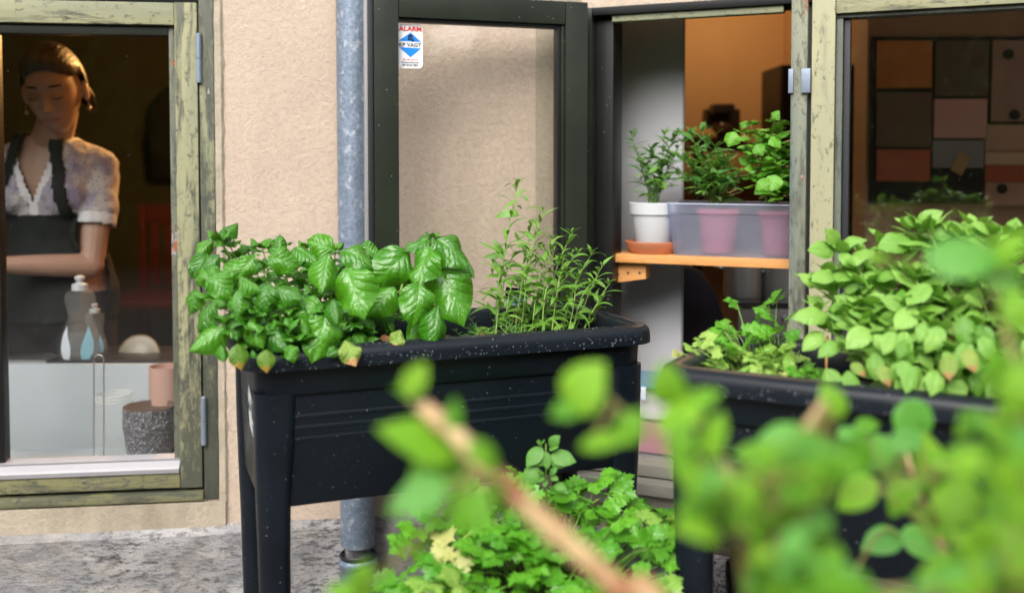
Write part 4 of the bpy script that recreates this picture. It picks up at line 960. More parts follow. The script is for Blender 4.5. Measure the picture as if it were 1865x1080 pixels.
# ---------------------------------------------------------------- pinned sheets on the partition
BRD = thing('notice_board', 'black framed board with coloured paper sheets seen through the spattered window', 'notice board', P(1700, 380, 3.2))
yb = 3.218
def wx(px, py): p = P(px, py, yb - 0.01); return p.x, p.z
def sheet(x0, y0, x1, y1, col, name='sheet', d=0.006, r=0.9, par=None):
    ax_, z1_ = wx(x0, y0); bx_, z0_ = wx(x1, y1)
    m = MB(); m.box((ax_, yb - 0.012 - d, z0_), (bx_, yb - 0.0125, z1_), 0.001)
    return m.build(name, plain('paper_%d_%d' % (x0, y0), tuple(min(0.8, q * 1.35 + 0.03) for q in col), r, 3, 0.05, 0.12), BRD, True, 35)  # papers lightened: the pane's pale pinkish reflection is put into their colours
ax_, z1_ = wx(1588, 68); bx_, z0_ = wx(2100, 370)
m = MB(); m.box((ax_, yb - 0.0118, wx(0, 370)[1]), (wx(1795, 0)[0], yb, z1_)); m.build('backing', plain('black_board', (0.010, 0.010, 0.012), 0.6), BRD)
m = MB(); m.box((wx(1795.5, 0)[0], yb - 0.0118, wx(0, 225)[1]), (wx(2100, 0)[0], yb, z1_)); m.build('backing', bpy.data.materials['black_board'], BRD)
for x0, y0, x1, y1, col in ((1596, 75, 1695, 161, (0.42, 0.16, 0.035)), (1596, 169, 1694, 268, (0.13, 0.085, 0.06)), (1596, 273, 1692, 330, (0.40, 0.11, 0.06)),
                            (1703, 75, 1798, 176, (0.10, 0.09, 0.06)), (1700, 181, 1795, 252, (0.52, 0.33, 0.30)), (1698, 256, 1790, 306, (0.20, 0.22, 0.24)),
                            (1806, 75, 1900, 222, (0.30, 0.21, 0.17)), (1793, 228, 1900, 275, (0.42, 0.30, 0.22)), (1793, 277, 1900, 300, (0.50, 0.40, 0.28)), (1793, 301, 1900, 332, (0.34, 0.08, 0.035)), (1793, 333, 1900, 375, (0.38, 0.25, 0.18)),
                            (1906, 75, 2060, 222, (0.30, 0.21, 0.17))):
    sheet(x0, y0, x1, y1, col)
for x0, y0 in ((1834, 100), (1845, 210), (1822, 344)):
    x, z = wx(x0, y0); m = MB(); m.tube([(x, yb - 0.019, z), (x, yb - 0.0225, z)], 0.0165, 20); m.build('dark_spot', bpy.data.materials['black_board'], BRD)
x, z = wx(1747, 299); m = MB(Matrix.Translation((x, yb - 0.021, z)) @ Matrix.Rotation(R(28), 4, 'Y')); m.box((-0.020, -0.001, -0.032), (0.020, 0.001, 0.032)); m.build('paper_note', plain('beige_note', (0.50, 0.38, 0.18), 0.9), BRD)

# ---------------------------------------------------------------- garden behind the camera, seen in the panes
def leafmass(m, c, r, n, rr, s=0.10):
    for k in range(n):
        d = Vector((rr.gauss(0, 1), rr.gauss(0, 1), rr.gauss(0, 1))).normalized() * (rr.uniform(0.45, 1.0) ** 0.5)
        p = Vector(c) + Vector((d.x * r[0], d.y * r[1], d.z * r[2]))
        a = Vector((rr.gauss(0, 1), rr.gauss(0, 1), rr.gauss(0, 1))).normalized(); b = a.orthogonal().normalized(); q = s * rr.uniform(1.0, 2.4)
        m.add([p - a * q, p - b * q * 0.5, p + a * q, p + b * q * 0.5], [(0, 1, 2, 3)])
M['farleaf'] = plain('garden_foliage', (0.06, 0.12, 0.025), 0.6, 0, 0, 0.5)
M['trunk'] = plain('grey_brown_bark', (0.09, 0.07, 0.05), 0.9, 20, 0.8, 0.3)
rr = random.Random(5); m = MB()
for x in np.arange(-9, 9.1, 0.9): leafmass(m, (x, -6.5, 1.2 + 0.15 * math.sin(x * 2.3)), (0.9, 0.6, 1.35), 420, rr, 0.2)
tag(m.build('hedge', M['farleaf']), 'clipped green garden hedge facing the windows', 'hedge')
for (x, y, h, r, lab) in ((-4.6, -9.5, 3.9, 2.3, 'broad green garden tree over the hedge facing the casement'), (0.6, -11.0, 4.6, 2.6, 'tallest green garden tree behind the middle of the hedge'), (5.2, -9.0, 3.6, 2.1, 'low rounded garden tree near the hedge end'),
                          (-8.6, -8.5, 4.0, 2.4, 'wide garden tree at the far hedge end opposite the casement'), (-1.9, -9.0, 3.4, 1.9, 'small garden tree between two taller ones behind the hedge'), (8.6, -7.5, 3.6, 2.2, 'garden tree past the end of the hedge')):
    t = thing('garden_tree', lab, 'tree', (x, y, 0), 0, 'trees beyond the garden hedge')
    m = MB(); m.tube([(x, y, 0), (x + 0.1, y, h * 0.5), (x, y + 0.1, h)], [0.16, 0.11, 0.05], 10)
    for k in range(5): a = k * 1.26; m.tube([(x, y, h * 0.55), (x + math.cos(a) * r * 0.5, y + math.sin(a) * r * 0.5, h * 0.95)], [0.06, 0.02], 6)
    m.build('trunk', M['trunk'], t, True)
    m = MB()
    for k in range(12):
        a = rr.uniform(0, 6.28); q = rr.uniform(0, r * 0.7); leafmass(m, (x + math.cos(a) * q, y + math.sin(a) * q, h + rr.uniform(-0.5, 1.0)), (r * 0.5, r * 0.5, r * 0.42), 420, rr, 0.25)
    m.build('crown', M['farleaf'], t)

# ---------------------------------------------------------------- leaves
LM = {}
def blade(key, mat, wfun, nu=6, nv=12, cup=0.25, arch=0.8, wave=0.0, fold=0.0, teeth=0, seed=0, puff=0.0, side=0.0, nveins=7):
    """one leaf blade of length 1 along +y, upper side +z, bending down along its length"""
    r = random.Random(seed * 17 + 3)
    vs = []; uv = []; y = z = x0 = 0.0; ph = r.uniform(0, 6)
    ang0 = -arch * 0.35
    for j in range(nv + 1):
        v = j / nv
        a = ang0 + arch * v
        if j: y += math.cos(a) / nv; z -= math.sin(a) / nv; x0 += side * (v - 0.3) / nv
        w = max(wfun(v), 0.004)
        if teeth: w *= 1.0 + 0.09 * abs(math.sin(v * teeth * math.pi))
        for i in range(nu + 1):
            u = 2 * i / nu - 1
            zz = -cup * w * u * u + fold * w * abs(u)
            zz += wave * w * math.sin(v * 9 + ph + (1.6 if u > 0 else 0)) * abs(u) ** 1.5
            if puff:
                p_ = (v - 0.25 * abs(u)) * nveins
                zz += puff * (1 - (2 * abs((p_ % 1) - 0.5)) ** 2) * min(1, abs(u) * 2.5) * (1 - abs(u) * 0.3)
            n_ = Vector((0, math.sin(a), math.cos(a)))
            vs.append(Vector((x0 + u * w, y, z)) + n_ * zz)
            uv.append(((u + 1) / 2, v))
    fs = []
    W_ = nu + 1
    for j in range(nv):
        for i in range(nu): fs.append((j * W_ + i, j * W_ + i + 1, (j + 1) * W_ + i + 1, (j + 1) * W_ + i))
    return mesh_uv(key, vs, fs, uv, mat)
def mesh_uv(key, vs, fs, uv, mat):
    me = bpy.data.meshes.new(key); me.from_pydata([tuple(v) for v in vs], [], fs)
    me.polygons.foreach_set('use_smooth', [True] * len(fs))
    l = me.uv_layers.new(name='UVMap')
    for lp in me.loops: l.data[lp.index].uv = uv[lp.vertex_index]
    me.materials.append(mat); me.update(); return me
def leaf_matrix(base, d, nrm, s, roll=0.0):
    d = d.normalized(); x = d.cross(nrm)
    if x.length < 1e-4: x = d.orthogonal()
    x.normalize(); n_ = x.cross(d).normalized()
    m = Matrix((x, d, n_)).transposed().to_4x4()
    return Matrix.Translation(base) @ m @ Matrix.Rotation(roll, 4, 'Y') @ Matrix.Scale(s, 4)
def put(mesh, mtx, parent, name='leaf', label=None):
    o = bpy.data.objects.new(name, mesh); o.matrix_basis = mtx; link(o, parent)
    if label: o['label'] = label
    return o
EYE = Vector((0, 0, CAMZ))
def hero(meshes, parent, bp, tp, Yb, Yt, rr, up=0.55, wide=1.0, label=None, roll=None, stem=None):
    b, t = P(bp[0], bp[1], Yb), P(tp[0], tp[1], Yt)
    d = t - b; L = d.length * 1.06
    nrm = (EYE - b).normalized() * (1 - up) + Vector((0, 0, 1)) * up + Vector((rr.uniform(-.15, .15), 0, 0))
    m = leaf_matrix(b, d, nrm, L, rr.uniform(-0.35, 0.35) if roll is None else roll) @ Matrix.Diagonal((wide, 1, 1, 1))
    return put(rr.choice(meshes), m, parent, 'leaf', label)
def wb(k, p=0.82, q=0.0):
    def w(v):
        if not 0 < v < 1: return 0.0
        e = 0.88 - 0.40 * min(1, v / 0.35) if v < 0.35 else 0.48 + 0.55 * ((v - 0.35) / 0.65) ** 1.5
        return 1.02 * k * math.sin(math.pi * v ** p) ** e
    return w
M['basil'] = mat_leaf('basil_leaf', (0.020, 0.145, 0.005), (0.095, 0.34, 0.013), (0.16, 0.40, 0.04), 6, 0.9, 0.21, 0.28, veinmix=0.32, spec=0.8, bd=0.0034)
M['basil_y'] = mat_leaf('ageing_basil_leaf', (0.075, 0.20, 0.015), (0.13, 0.25, 0.02), (0.22, 0.34, 0.06), 6, 0.5, 0.35, 0.25, edge=(0.33, 0.22, 0.03))
M['basil_dry'] = mat_leaf('half_dried_basil_leaf', (0.20, 0.34, 0.05), (0.30, 0.38, 0.08), (0.3, 0.4, 0.1), 6, 0.7, 0.55, 0.2, edge=(0.50, 0.27, 0.11))
M['stem'] = plain('green_stem', (0.10, 0.22, 0.03), 0.45, 0, 0, 0.2)
M['stem2'] = plain('pale_stem', (0.20, 0.33, 0.07), 0.45, 0, 0, 0.2)
BAS = [blade('basil_blade', M['basil'], wb(k, p), 10, 24, cup * 1.25, arch * 1.15, wv * 1.9, 0.0, 0, i, 0.034, sd, 6) for i, (k, p, cup, arch, wv, sd) in enumerate(
    ((0.34, 0.80, 0.55, 0.8, 0.12, 0.0), (0.37, 0.78, 0.40, 0.6, 0.20, 0.25), (0.31, 0.85, 0.70, 1.1, 0.10, -0.2), (0.35, 0.74, 0.30, 1.3, 0.15, 0.1), (0.33, 0.82, 0.85, 0.4, 0.08, -0.1)))]
BASY = [blade('basil_old_blade', M['basil_y'], wb(0.36), 8, 14, 0.45, 0.5, 0.15, 0, 0, 9, 0.03)]
BASD = [blade('basil_dry_blade', M['basil_dry'], wb(0.36), 8, 14, 0.45, 0.7, 0.55, 0, 0, 12, 0.06)]

class SM:
    """stems of one plant: each chunk becomes a stem object of its own"""
    def __init__(s): s.c = [MB()]
    def new(s): s.c.append(MB()); return s
    def tube(s, *a, **k): s.c[-1].tube(*a, **k); return s
    def build(s, name, mat, parent, smooth=True):
        for m in s.c:
            if m.v: m.build(name, mat, parent, smooth)
def bez(a, b, c, n): return [a * (1 - t) ** 2 + b * 2 * t * (1 - t) + c * t * t for t in [i / n for i in range(n + 1)]]
def herb_stem(mb, parent, meshes, base, tip, rr, pairs, size, r0=0.0022, start=0.3, droop=0.25, top=True, petiole=0.012, alternate=False, bow=0.02, lift=0.25, jit=0.25, upn=0.8, toward=0.0, taper=0.62, topk=1.0):
    """a stem bowing from base to tip with leaves in crossed pairs; returns number of leaves"""
    mb.new()
    mid = (base + tip) / 2 + Vector((rr.uniform(-bow, bow), rr.uniform(-bow, bow), bow))
    mid.x, mid.y = base.x * 0.6 + tip.x * 0.4 + rr.uniform(-bow, bow) * 0.5, base.y * 0.6 + tip.y * 0.4
    pts = bez(base, mid, tip, 10)
    mb.tube(pts, [r0 * (1 - 0.55 * i / 10) for i in range(11)], 6)
    a0 = rr.uniform(0, math.pi); cnt = 0
    for k in range(pairs):
        t = start + (1 - start) * (k + 0.3 * rr.random()) / max(1, pairs - 0.4)
        t = min(t, 0.985); i = t * 10; p = pts[int(i)].lerp(pts[min(10, int(i) + 1)], i - int(i))
        s = size * (1.0 - taper * max(0, t - 0.35) / 0.65) * rr.uniform(0.8, 1.15)
        a = a0 + (k * math.pi / 2 if not alternate else k * 2.4) + rr.uniform(-0.4, 0.4)
        for q in ((0, math.pi) if not alternate else (0,)):
            h = Vector((math.cos(a + q), math.sin(a + q), 0))
            h = (h + Vector((0, -toward, 0))).normalized()
            el = lift + 0.5 * max(0, t - 0.6) - droop * (1 - t) + rr.uniform(-jit, jit)
            d = (h + Vector((0, 0, el))).normalized()
            b = p + d * petiole * (s / size)
            if petiole > 0.004: mb.tube([p, p + (d + Vector((0, 0, 0.2))) * petiole * 0.5 * (s / size), b + d * 0.002], [r0 * 0.45] * 3, 5, cap=False)
            nrm = Vector((0, 0, upn)) + h * 0.25 + Vector((rr.uniform(-.3, .3), rr.uniform(-.45, .15), 0))
            put(rr.choice(meshes), leaf_matrix(b, d, nrm, s, rr.uniform(-0.3, 0.3)), parent); cnt += 1
    if top:
        for k in range(4):
            a = a0 + k * math.pi / 2; d = (Vector((math.cos(a), math.sin(a), 0.9))).normalized()
            put(rr.choice(meshes), leaf_matrix(tip, d, Vector((0, 0, 1)) + Vector((math.cos(a), math.sin(a), 0)) * -0.6, size * rr.uniform(0.28, 0.42) * topk), parent); cnt += 1
    return cnt
def soil_pt(F, x, y, z=0.752): return F @ Vector((x, y, z))
Z6 = lambda x, y: (330 + x * 0.29634, 380 + y * 0.29634)

# ---- broad leaved basil in the first planter
rr = random.Random(21)
B1 = [(480, thing('basil_plant', 'green basil clump hanging over the planter corner beside the casement window frame', 'basil plant', soil_pt(FP1, 0.10, 0.17), 0, 'basil plants in the first planter'), SM()),
      (590, thing('basil_plant', 'green basil clump in front of the bare rendered wall, with the longest hanging leaf', 'basil plant', soil_pt(FP1, 0.20, 0.17), 0, 'basil plants in the first planter'), SM()),
      (9999, thing('basil_plant', 'green basil clump in front of the galvanised downpipe', 'basil plant', soil_pt(FP1, 0.29, 0.17), 0, 'basil plants in the first planter'), SM())]
def clump(px, B): return next((t_, s_) for lim, t_, s_ in B if px < lim)
tips = [(400, 436, 1.74, 1), (452, 458, 1.86, .8), (505, 446, 1.92, .8), (560, 452, 1.97, .8), (610, 455, 1.95, .8), (668, 468, 1.95, .8),
        (425, 497, 1.70, 1), (478, 488, 1.74, 1), (540, 486, 1.76, 1), (600, 505, 1.78, 1), (655, 515, 1.80, 1),
        (386, 548, 1.64, 1), (440, 555, 1.61, 1), (500, 562, 1.62, 1), (560, 570, 1.64, 1), (372, 490, 1.78, .8), (630, 560, 1.70, .9), (680, 555, 1.80, .9), (470, 610, 1.58, .9), (600, 600, 1.66, .8),
        (430, 470, 1.80, 1), (520, 500, 1.82, 1), (575, 480, 1.86, .9), (640, 490, 1.88, .9), (395, 520, 1.72, 1), (455, 520, 1.72, 1), (580, 540, 1.72, 1), (520, 600, 1.60, 1), (650, 600, 1.72, .8), (410, 590, 1.58, .9), (690, 520, 1.86, .9),
        (478, 452, 1.84, .9), (530, 470, 1.88, .9), (590, 462, 1.9, .9), (632, 470, 1.92, .9), (420, 450, 1.78, .8), (500, 530, 1.70, 1), (560, 520, 1.76, 1), (620, 530, 1.78, .9), (455, 590, 1.60, .9), (540, 620, 1.60, .8), (720, 500, 1.9, .9)]
for (px, py, Y, s) in tips:
    t, sm = clump(px, B1)
    tip = P(px, py, Y)
    lx, ly = (FP1.inverted() @ tip).x, (FP1.inverted() @ tip).y
    b = soil_pt(FP1, min(max(0.07, lx * 0.75 + 0.05), 0.36), min(max(0.08, ly * 0.7 + 0.05), 0.27))
    herb_stem(sm, t, BAS, b, tip, rr, 5, 0.052 * s, 0.0026, 0.35, 0.35, True, 0.014, bow=0.02, toward=0.25, taper=0.45, topk=1.7)
LE = [  # leaves one can tell apart in the photograph
 ((235,190),(350,75),1.76,1.78,BAS),((190,190),(92,285),1.76,1.74,BAS),((212,178),(240,228),1.74,1.73,BAS),((905,275),(862,498),1.70,1.66,BAS),((1010,368),(1130,655),1.70,1.66,BAS),
 ((885,655),(822,940),1.63,1.60,BAS),((535,458),(500,662),1.62,1.60,BAS),((352,500),(342,668),1.60,1.58,BAS),((565,505),(748,548),1.62,1.61,BAS),((872,600),(640,645),1.64,1.62,BAS),
 ((935,560),(952,705),1.62,1.60,BAS),((535,735),(652,875),1.60,1.57,BAS),((275,720),(48,862),1.58,1.56,BAS),((205,575),(78,755),1.60,1.60,BAS),((95,495),(42,655),1.64,1.64,BAS),
 ((235,285),(98,410),1.70,1.68,BAS),((392,330),(252,442),1.66,1.64,BAS),((160,280),(52,432),1.74,1.72,BAS),((535,300),(742,345),1.70,1.70,BAS),((700,240),(852,340),1.78,1.76,BAS),
 ((940,255),(758,182),1.80,1.80,BAS),((600,275),(600,160),1.84,1.85,BAS),((990,262),(1185,340),1.78,1.76,BAS),((1190,300),(1120,200),1.86,1.86,BAS),
 ((420,690),(492,862),1.58,1.56,BAS),((312,640),(334,808),1.58,1.57,BAS),((640,668),(655,772),1.60,1.59,BAS),((728,668),(775,785),1.61,1.60,BAS),((1075,765),(1135,850),1.70,1.68,BAS),
 ((345,830),(372,985),1.56,1.55,BASY),((520,865),(528,1003),1.56,1.55,BASY),((668,838),(695,952),1.58,1.57,BAS),((435,868),(452,915),1.57,1.56,BAS),((245,838),(262,940),1.57,1.56,BAS),
 ((1005,812),(1072,958),1.62,1.60,BASD),((960,860),(900,905),1.62,1.60,BAS),((200,440),(165,330),1.66,1.68,BAS),((440,300),(330,440),1.66,1.64,BAS),((480,330),(450,400),1.66,1.65,BAS),
 ((360,420),(490,500),1.62,1.61,BAS),((190,400),(300,560),1.62,1.60,BAS),((150,380),(90,490),1.66,1.66,BAS),((270,590),(180,560),1.60,1.60,BAS),((770,570),(700,700),1.66,1.65,BAS)]
for (b, tp, yb, yt, ms) in LE:
    t, sm = clump(Z6(*b)[0], B1)
    hero(ms, t, Z6(*b), Z6(*tp), yb, yt, rr, 0.35, 1.05, 'old basil leaf yellowing at its tip' if ms is BASY else 'half dried leaf with papery brown tip' if ms is BASD else None)
for lim, t, sm in B1: sm.build('stem', M['stem'], t, True)
t2 = thing('basil_plant', 'tall basil with very large hanging leaves in front of the open sash', 'basil plant', soil_pt(FP1, 0.36, 0.17))
rr = random.Random(8); sm = SM()
LE2 = [((1535,185),(1378,252),1.80,1.78,1.0),((1558,178),(1765,345),1.80,1.78,1.0),((1530,235),(1440,468),1.78,1.74,1.0),((1398,268),(1148,478),1.80,1.76,1.0),((1562,350),(1752,690),1.80,1.76,1.0),
 ((1462,455),(1428,730),1.74,1.70,1.0),((1575,600),(1535,890),1.72,1.68,.85),((1410,370),(1285,520),1.82,1.80,1.0),((1315,488),(1130,660),1.76,1.74,1.1),((1745,300),(1802,418),1.84,1.82,.9),
 ((1560,520),(1680,640),1.84,1.82,1.0),((1440,690),(1420,850),1.76,1.74,.9),((1230,380),(1100,350),1.86,1.86,1.0),((1600,330),(1700,400),1.86,1.85,1.0),((1250,470),(1180,560),1.86,1.84,1.0),
 ((1240,690),(1180,700),1.80,1.79,1.0),((1270,690),(1300,760),1.78,1.77,1.0),((1330,650),(1390,680),1.84,1.83,1.0),((1300,640),(1340,600),1.85,1.85,1.0),((1100,610),(1010,700),1.74,1.72,1.0),((1080,660),(1180,760),1.74,1.72,1.0)]
for (b, tp, yb, yt, w) in LE2: hero(BAS, t2, Z6(*b), Z6(*tp), yb, yt, rr, 0.30, w)
hero(BASD, t2, Z6(1345, 745), Z6(1310, 862), 1.68, 1.66, rr, 0.3, 1.0, 'half dried leaf with papery brown tip')
tp = P(*Z6(1545, 175), 1.80); b = soil_pt(FP1, 0.375, 0.17)
md = P(*Z6(1400, 480), 1.80)
sm.tube(bez(b, P(*Z6(1240, 600), 1.76), P(*Z6(1395, 400), 1.80), 10), [0.003 * (1 - 0.03 * i) for i in range(11)], 8)
sm.tube(bez(P(*Z6(1395, 400), 1.80), P(*Z6(1480, 300), 1.81), tp, 8), [0.0024 * (1 - 0.05 * i) for i in range(9)], 8)
sm.tube(bez(P(*Z6(1395, 400), 1.80), P(*Z6(1530, 420), 1.81), P(*Z6(1560, 600), 1.76), 8), 0.0016, 6)
sm.tube(bez(P(*Z6(1280, 560), 1.78), P(*Z6(1330, 500), 1.77), P(*Z6(1460, 455), 1.74), 8), 0.0016, 6)
for k in range(4): put(rr.choice(BAS), leaf_matrix(tp, Vector((math.cos(k * 1.57), math.sin(k * 1.57), 0.8)), Vector((0, 0, 1)), 0.018), t2)
sm.build('stem', M['stem2'], t2, True)

# ---- narrow leaved tarragon
lw = lambda k: (lambda v: k * (math.sin(math.pi * min(1, v) ** 0.75) ** 0.9 if 0 < v < 1 else 0.0))
M['tarr'] = mat_leaf('tarragon_leaf', (0.085, 0.24, 0.025), (0.19, 0.38, 0.055), (0.28, 0.45, 0.12), 1, 0.0, 0.32, 0.25, veinmix=0.2)
M['tarr2'] = mat_leaf('dark_tarragon_leaf', (0.055, 0.18, 0.035), (0.12, 0.28, 0.07), (0.25, 0.40, 0.18), 1, 0.0, 0.35, 0.25, veinmix=0.2)
TAR = [blade('tarragon_blade', M['tarr'], lw(k), 2, 9, 0.1, a, 0.1, 0.35, 0, i, 0, sd) for i, (k, a, sd) in enumerate(((0.095, 0.9, 0.3), (0.11, 1.6, -0.4), (0.085, 0.5, 0.5), (0.10, 2.1, -0.2), (0.09, 1.2, 0.9)))]
TAR2 = [blade('dark_tarragon_blade', M['tarr2'], lw(k), 2, 9, 0.1, a, 0.1, 0.35, 0, i, 0, sd) for i, (k, a, sd) in enumerate(((0.11, 0.6, 0.3), (0.13, 1.2, -0.4), (0.10, 0.3, 0.5)))]
Z7 = lambda x, y: (780 + x * 0.35172, 320 + y * 0.35172)
def tarragon(parent, mb, specs, meshes, F, rr, size, dens, soilz=0.752, r0=0.0016, limit=330, lift=0.55, basefun=None):
    n_ = 0
    for (zx, zy, Y, bx_, by_) in specs:
        tip = P(zx, zy, Y); b = basefun(bx_, by_) if basefun else soil_pt(F, bx_, by_, soilz)
        L = (tip - b).length; pairs = max(5, int(L / dens))
        if n_ + pairs + 4 > limit: break
        n_ += herb_stem(mb, parent, meshes, b, tip, rr, pairs, size, r0, 0.10, 0.45, True, 0.001, True, 0.03, lift, 0.35, 0.9, taper=0.35)
    return n_
rr = random.Random(4)
TG = [(0.555, thing('tarragon_plant', 'tallest wispy narrow leaved tarragon clump, around the printed plant tag', 'tarragon plant', soil_pt(FP1, 0.51, 0.2), 0, 'tarragon in the first planter'), SM()),
      (9, thing('tarragon_plant', 'lower wispy tarragon clump in the planter corner by the black window jamb', 'tarragon plant', soil_pt(FP1, 0.61, 0.2), 0, 'tarragon in the first planter'), SM())]
for (x, y, Y, bx_, by_) in ((465, 45, 2.0, .50, .20), (592, 185, 2.02, .545, .22), (745, 300, 2.04, .60, .22), (850, 400, 2.06, .65, .23), (400, 375, 1.96, .49, .17), (470, 340, 2.0, .51, .22), (640, 330, 2.02, .57, .17), (900, 470, 2.08, .67, .20),
                            (560, 300, 1.98, .54, .17), (700, 430, 2.0, .60, .16), (800, 480, 2.02, .63, .17), (600, 450, 1.95, .55, .13), (360, 640, 1.9, .47, .12), (900, 640, 2.0, .66, .15), (520, 500, 1.93, .53, .14), (760, 600, 1.95, .62, .13),
                            (530, 260, 2.03, .53, .2), (680, 520, 1.93, .59, .13), (440, 560, 1.9, .50, .13), (840, 560, 1.98, .64, .14), (650, 400, 2.05, .58, .24), (780, 400, 2.08, .62, .25), (500, 420, 1.95, .52, .15), (940, 560, 2.05, .685, .2), (620, 560, 1.9, .56, .1), (720, 520, 2.0, .60, .2), (580, 380, 2.0, .55, .19)):
    t, sm = clump(bx_, TG)
    tarragon(t, sm, [(*Z7(x, y), Y, bx_, by_)], TAR, FP1, rr, 0.060, 0.0145)
t, sm = TG[0][1:]
for b, tp in (((470, 205), (340, 190)), ((460, 130), (390, 165)), ((480, 110), (528, 122)), ((395, 410), (330, 335)), ((410, 520), (305, 435)), ((400, 400), (290, 430))):
    hero(TAR, t, Z7(*b), Z7(*tp), 1.99, 1.98, rr, 0.4, 1.5)
for lim, t, sm in TG: sm.build('stem', M['stem2'], t, True)
# low grey-green seedlings between basil and tarragon
for k, (x, y, lab) in enumerate(((0.425, 0.10, 'low spiky herb seedling nearest the basil, by the planter rim'), (0.455, 0.14, 'low spiky herb seedling behind the first one, below the plant tag'), (0.475, 0.085, 'low spiky herb seedling beside the dry brown leaf'), (0.505, 0.10, 'low spiky herb seedling closest to the tarragon stems'))):
    t = thing('herb_seedling', lab, 'seedling', soil_pt(FP1, x, y), 0, 'low seedlings in the planter')
    sm = SM()
    for q in range(4):
        b = soil_pt(FP1, x + rr.uniform(-.01, .01), y + rr.uniform(-.01, .01)); tip = b + Vector((rr.uniform(-.035, .035), rr.uniform(-.03, .02), rr.uniform(0.035, 0.055)))
        herb_stem(sm, t, TAR2 if k % 2 else TAR, b, tip, rr, 7, 0.030, 0.0012, 0.25, 0.1, True, 0.001, True, 0.008, 0.6, 0.3)
    sm.build('stem', M['stem2'], t, True)
M['dryleaf'] = mat_leaf('dry_brown_leaf', (0.30, 0.12, 0.05), (0.45, 0.20, 0.08), (0.3, 0.15, 0.08), 5, 0.4, 0.7, 0.1)
DRY = [blade('dry_blade', M['dryleaf'], wb(0.4), 6, 8, 0.9, 1.6, 0.7, 0, 0, 3)]
for (px, py, lab) in ((868, 612, 'curled brown dry leaf lying on the soil by the seedlings'), (690, 616, 'curled brown dry leaf lying between the basil stems')):
    c = P(px, py, 1.76 if px < 800 else 1.86); o = put(DRY[0], leaf_matrix(c, Vector((0.9, 0.1, 0.2)), Vector((0, -0.3, 1)), 0.032), None, 'dry_leaf'); tag(o, lab, 'dry leaf')
# plant tag
t = thing('plant_tag', 'small black and blue printed plant tag on a stick among the tarragon', 'plant tag', P(938, 560, 2.06))
F = Matrix.Translation(P(940, 541, 2.06)) @ Matrix.Rotation(R(7), 4, 'Y') @ Matrix.Rotation(0.2, 4, 'Z')
m = MB(F); m.box((-0.0235, -0.0006, -0.019), (0.0235, 0.0006, 0.019), 0.0003, 0); m.box((-0.0225, -0.0009, -0.018), (0.0225, -0.0007, 0.000), 0, 1)
m.box((-0.016, -0.0012, -0.013), (0.004, -0.00095, -0.005), 0, 2); m.box((0.008, -0.0012, -0.016), (0.020, -0.00095, -0.006), 0, 2)
for k in range(7): m.box((-0.017 + k * 0.0045, -0.0009, 0.008), (-0.0145 + k * 0.0045, -0.0007, 0.0115 if k % 2 else 0.0105), 0, 3); m.box((-0.018 + k * 0.004, -0.0009, 0.003), (-0.0158 + k * 0.004, -0.0007, 0.0055), 0, 3)
m.build('tag_card', [plain('tag_black', (0.008, 0.008, 0.010), 0.3), plain('tag_pale_blue', (0.50, 0.68, 0.80), 0.3), plain('tag_blue', (0.02, 0.26, 0.48), 0.3), plain('tag_print', (0.75, 0.75, 0.75), 0.4)], t)
m = MB(); m.tube([F @ Vector((0.004, 0.001, -0.018)), F @ Vector((0.008, 0.001, -0.085))], 0.002, 6); m.build('stick', M['pine'], t)

# ---------------------------------------------------------------- parsley leaves
HALF = [(0.0, 0.0), (0.10, 0.16), (0.30, 0.22), (0.44, 0.20), (0.40, 0.32), (0.56, 0.40), (0.42, 0.46), (0.36, 0.52), (0.46, 0.66), (0.36, 0.66), (0.34, 0.78), (0.22, 0.74), (0.16, 0.76), (0.20, 0.90), (0.10, 0.88), (0.0, 1.0)]
def leaflet(vs, fs, uv, F, rr, k=1.0):
    out = HALF + [(-x, y) for x, y in reversed(HALF[1:-1])]
    c = (0.0, 0.40); rings = []
    b0 = len(vs)
    cup = rr.uniform(-0.3, 0.35); ph = rr.uniform(0, 6)
    def add(x, y):
        x *= k
        r = math.hypot(x, y - 0.4)
        z = -cup * r * r + 0.06 * math.sin(7 * x + ph) * r * 2 + 0.05 * math.sin(9 * y + ph * 2) * r * 2 - 0.25 * max(0, y - 0.5) ** 2
        vs.append(F @ Vector((x, y, z))); uv.append((0.5 + x / 1.2, y))
    add(*c)
    for t_ in (0.5, 1.0):
        for x, y in out: add(c[0] + (x - c[0]) * t_, c[1] + (y - c[1]) * t_)
    n_ = len(out)
    for i in range(n_):
        j = (i + 1) % n_
        fs.append((b0, b0 + 1 + i, b0 + 1 + j)); fs.append((b0 + 1 + i, b0 + 1 + n_ + i, b0 + 1 + n_ + j, b0 + 1 + j))
def parsley_mesh(key, mat, seed, lat=0.8):
    rr = random.Random(seed); vs = []; fs = []; uv = []
    T, Ro, Sc = Matrix.Translation, Matrix.Rotation, Matrix.Scale
    leaflet(vs, fs, uv, T((0, 0.42, 0)) @ Ro(rr.uniform(-0.4, 0.1), 4, 'X') @ Sc(0.60, 4), rr)
    for s_ in (-1, 1):
        leaflet(vs, fs, uv, T((0, 0.34, 0)) @ Ro(-s_ * rr.uniform(0.85, 1.15), 4, 'Z') @ Ro(rr.uniform(-0.45, 0.25), 4, 'X') @ T((0, 0.06, 0)) @ Sc(0.58 * lat / 0.8, 4), rr)
    b = len(vs)                                  # petiolule
    for x, y in ((-0.012, 0), (0.012, 0), (0.012, 0.5), (-0.012, 0.5)): vs.append(Vector((x, y, -0.004))); uv.append((0.5, 0))
    fs.append((b, b + 1, b + 2, b + 3))
    return mesh_uv(key, vs, fs, uv, mat)
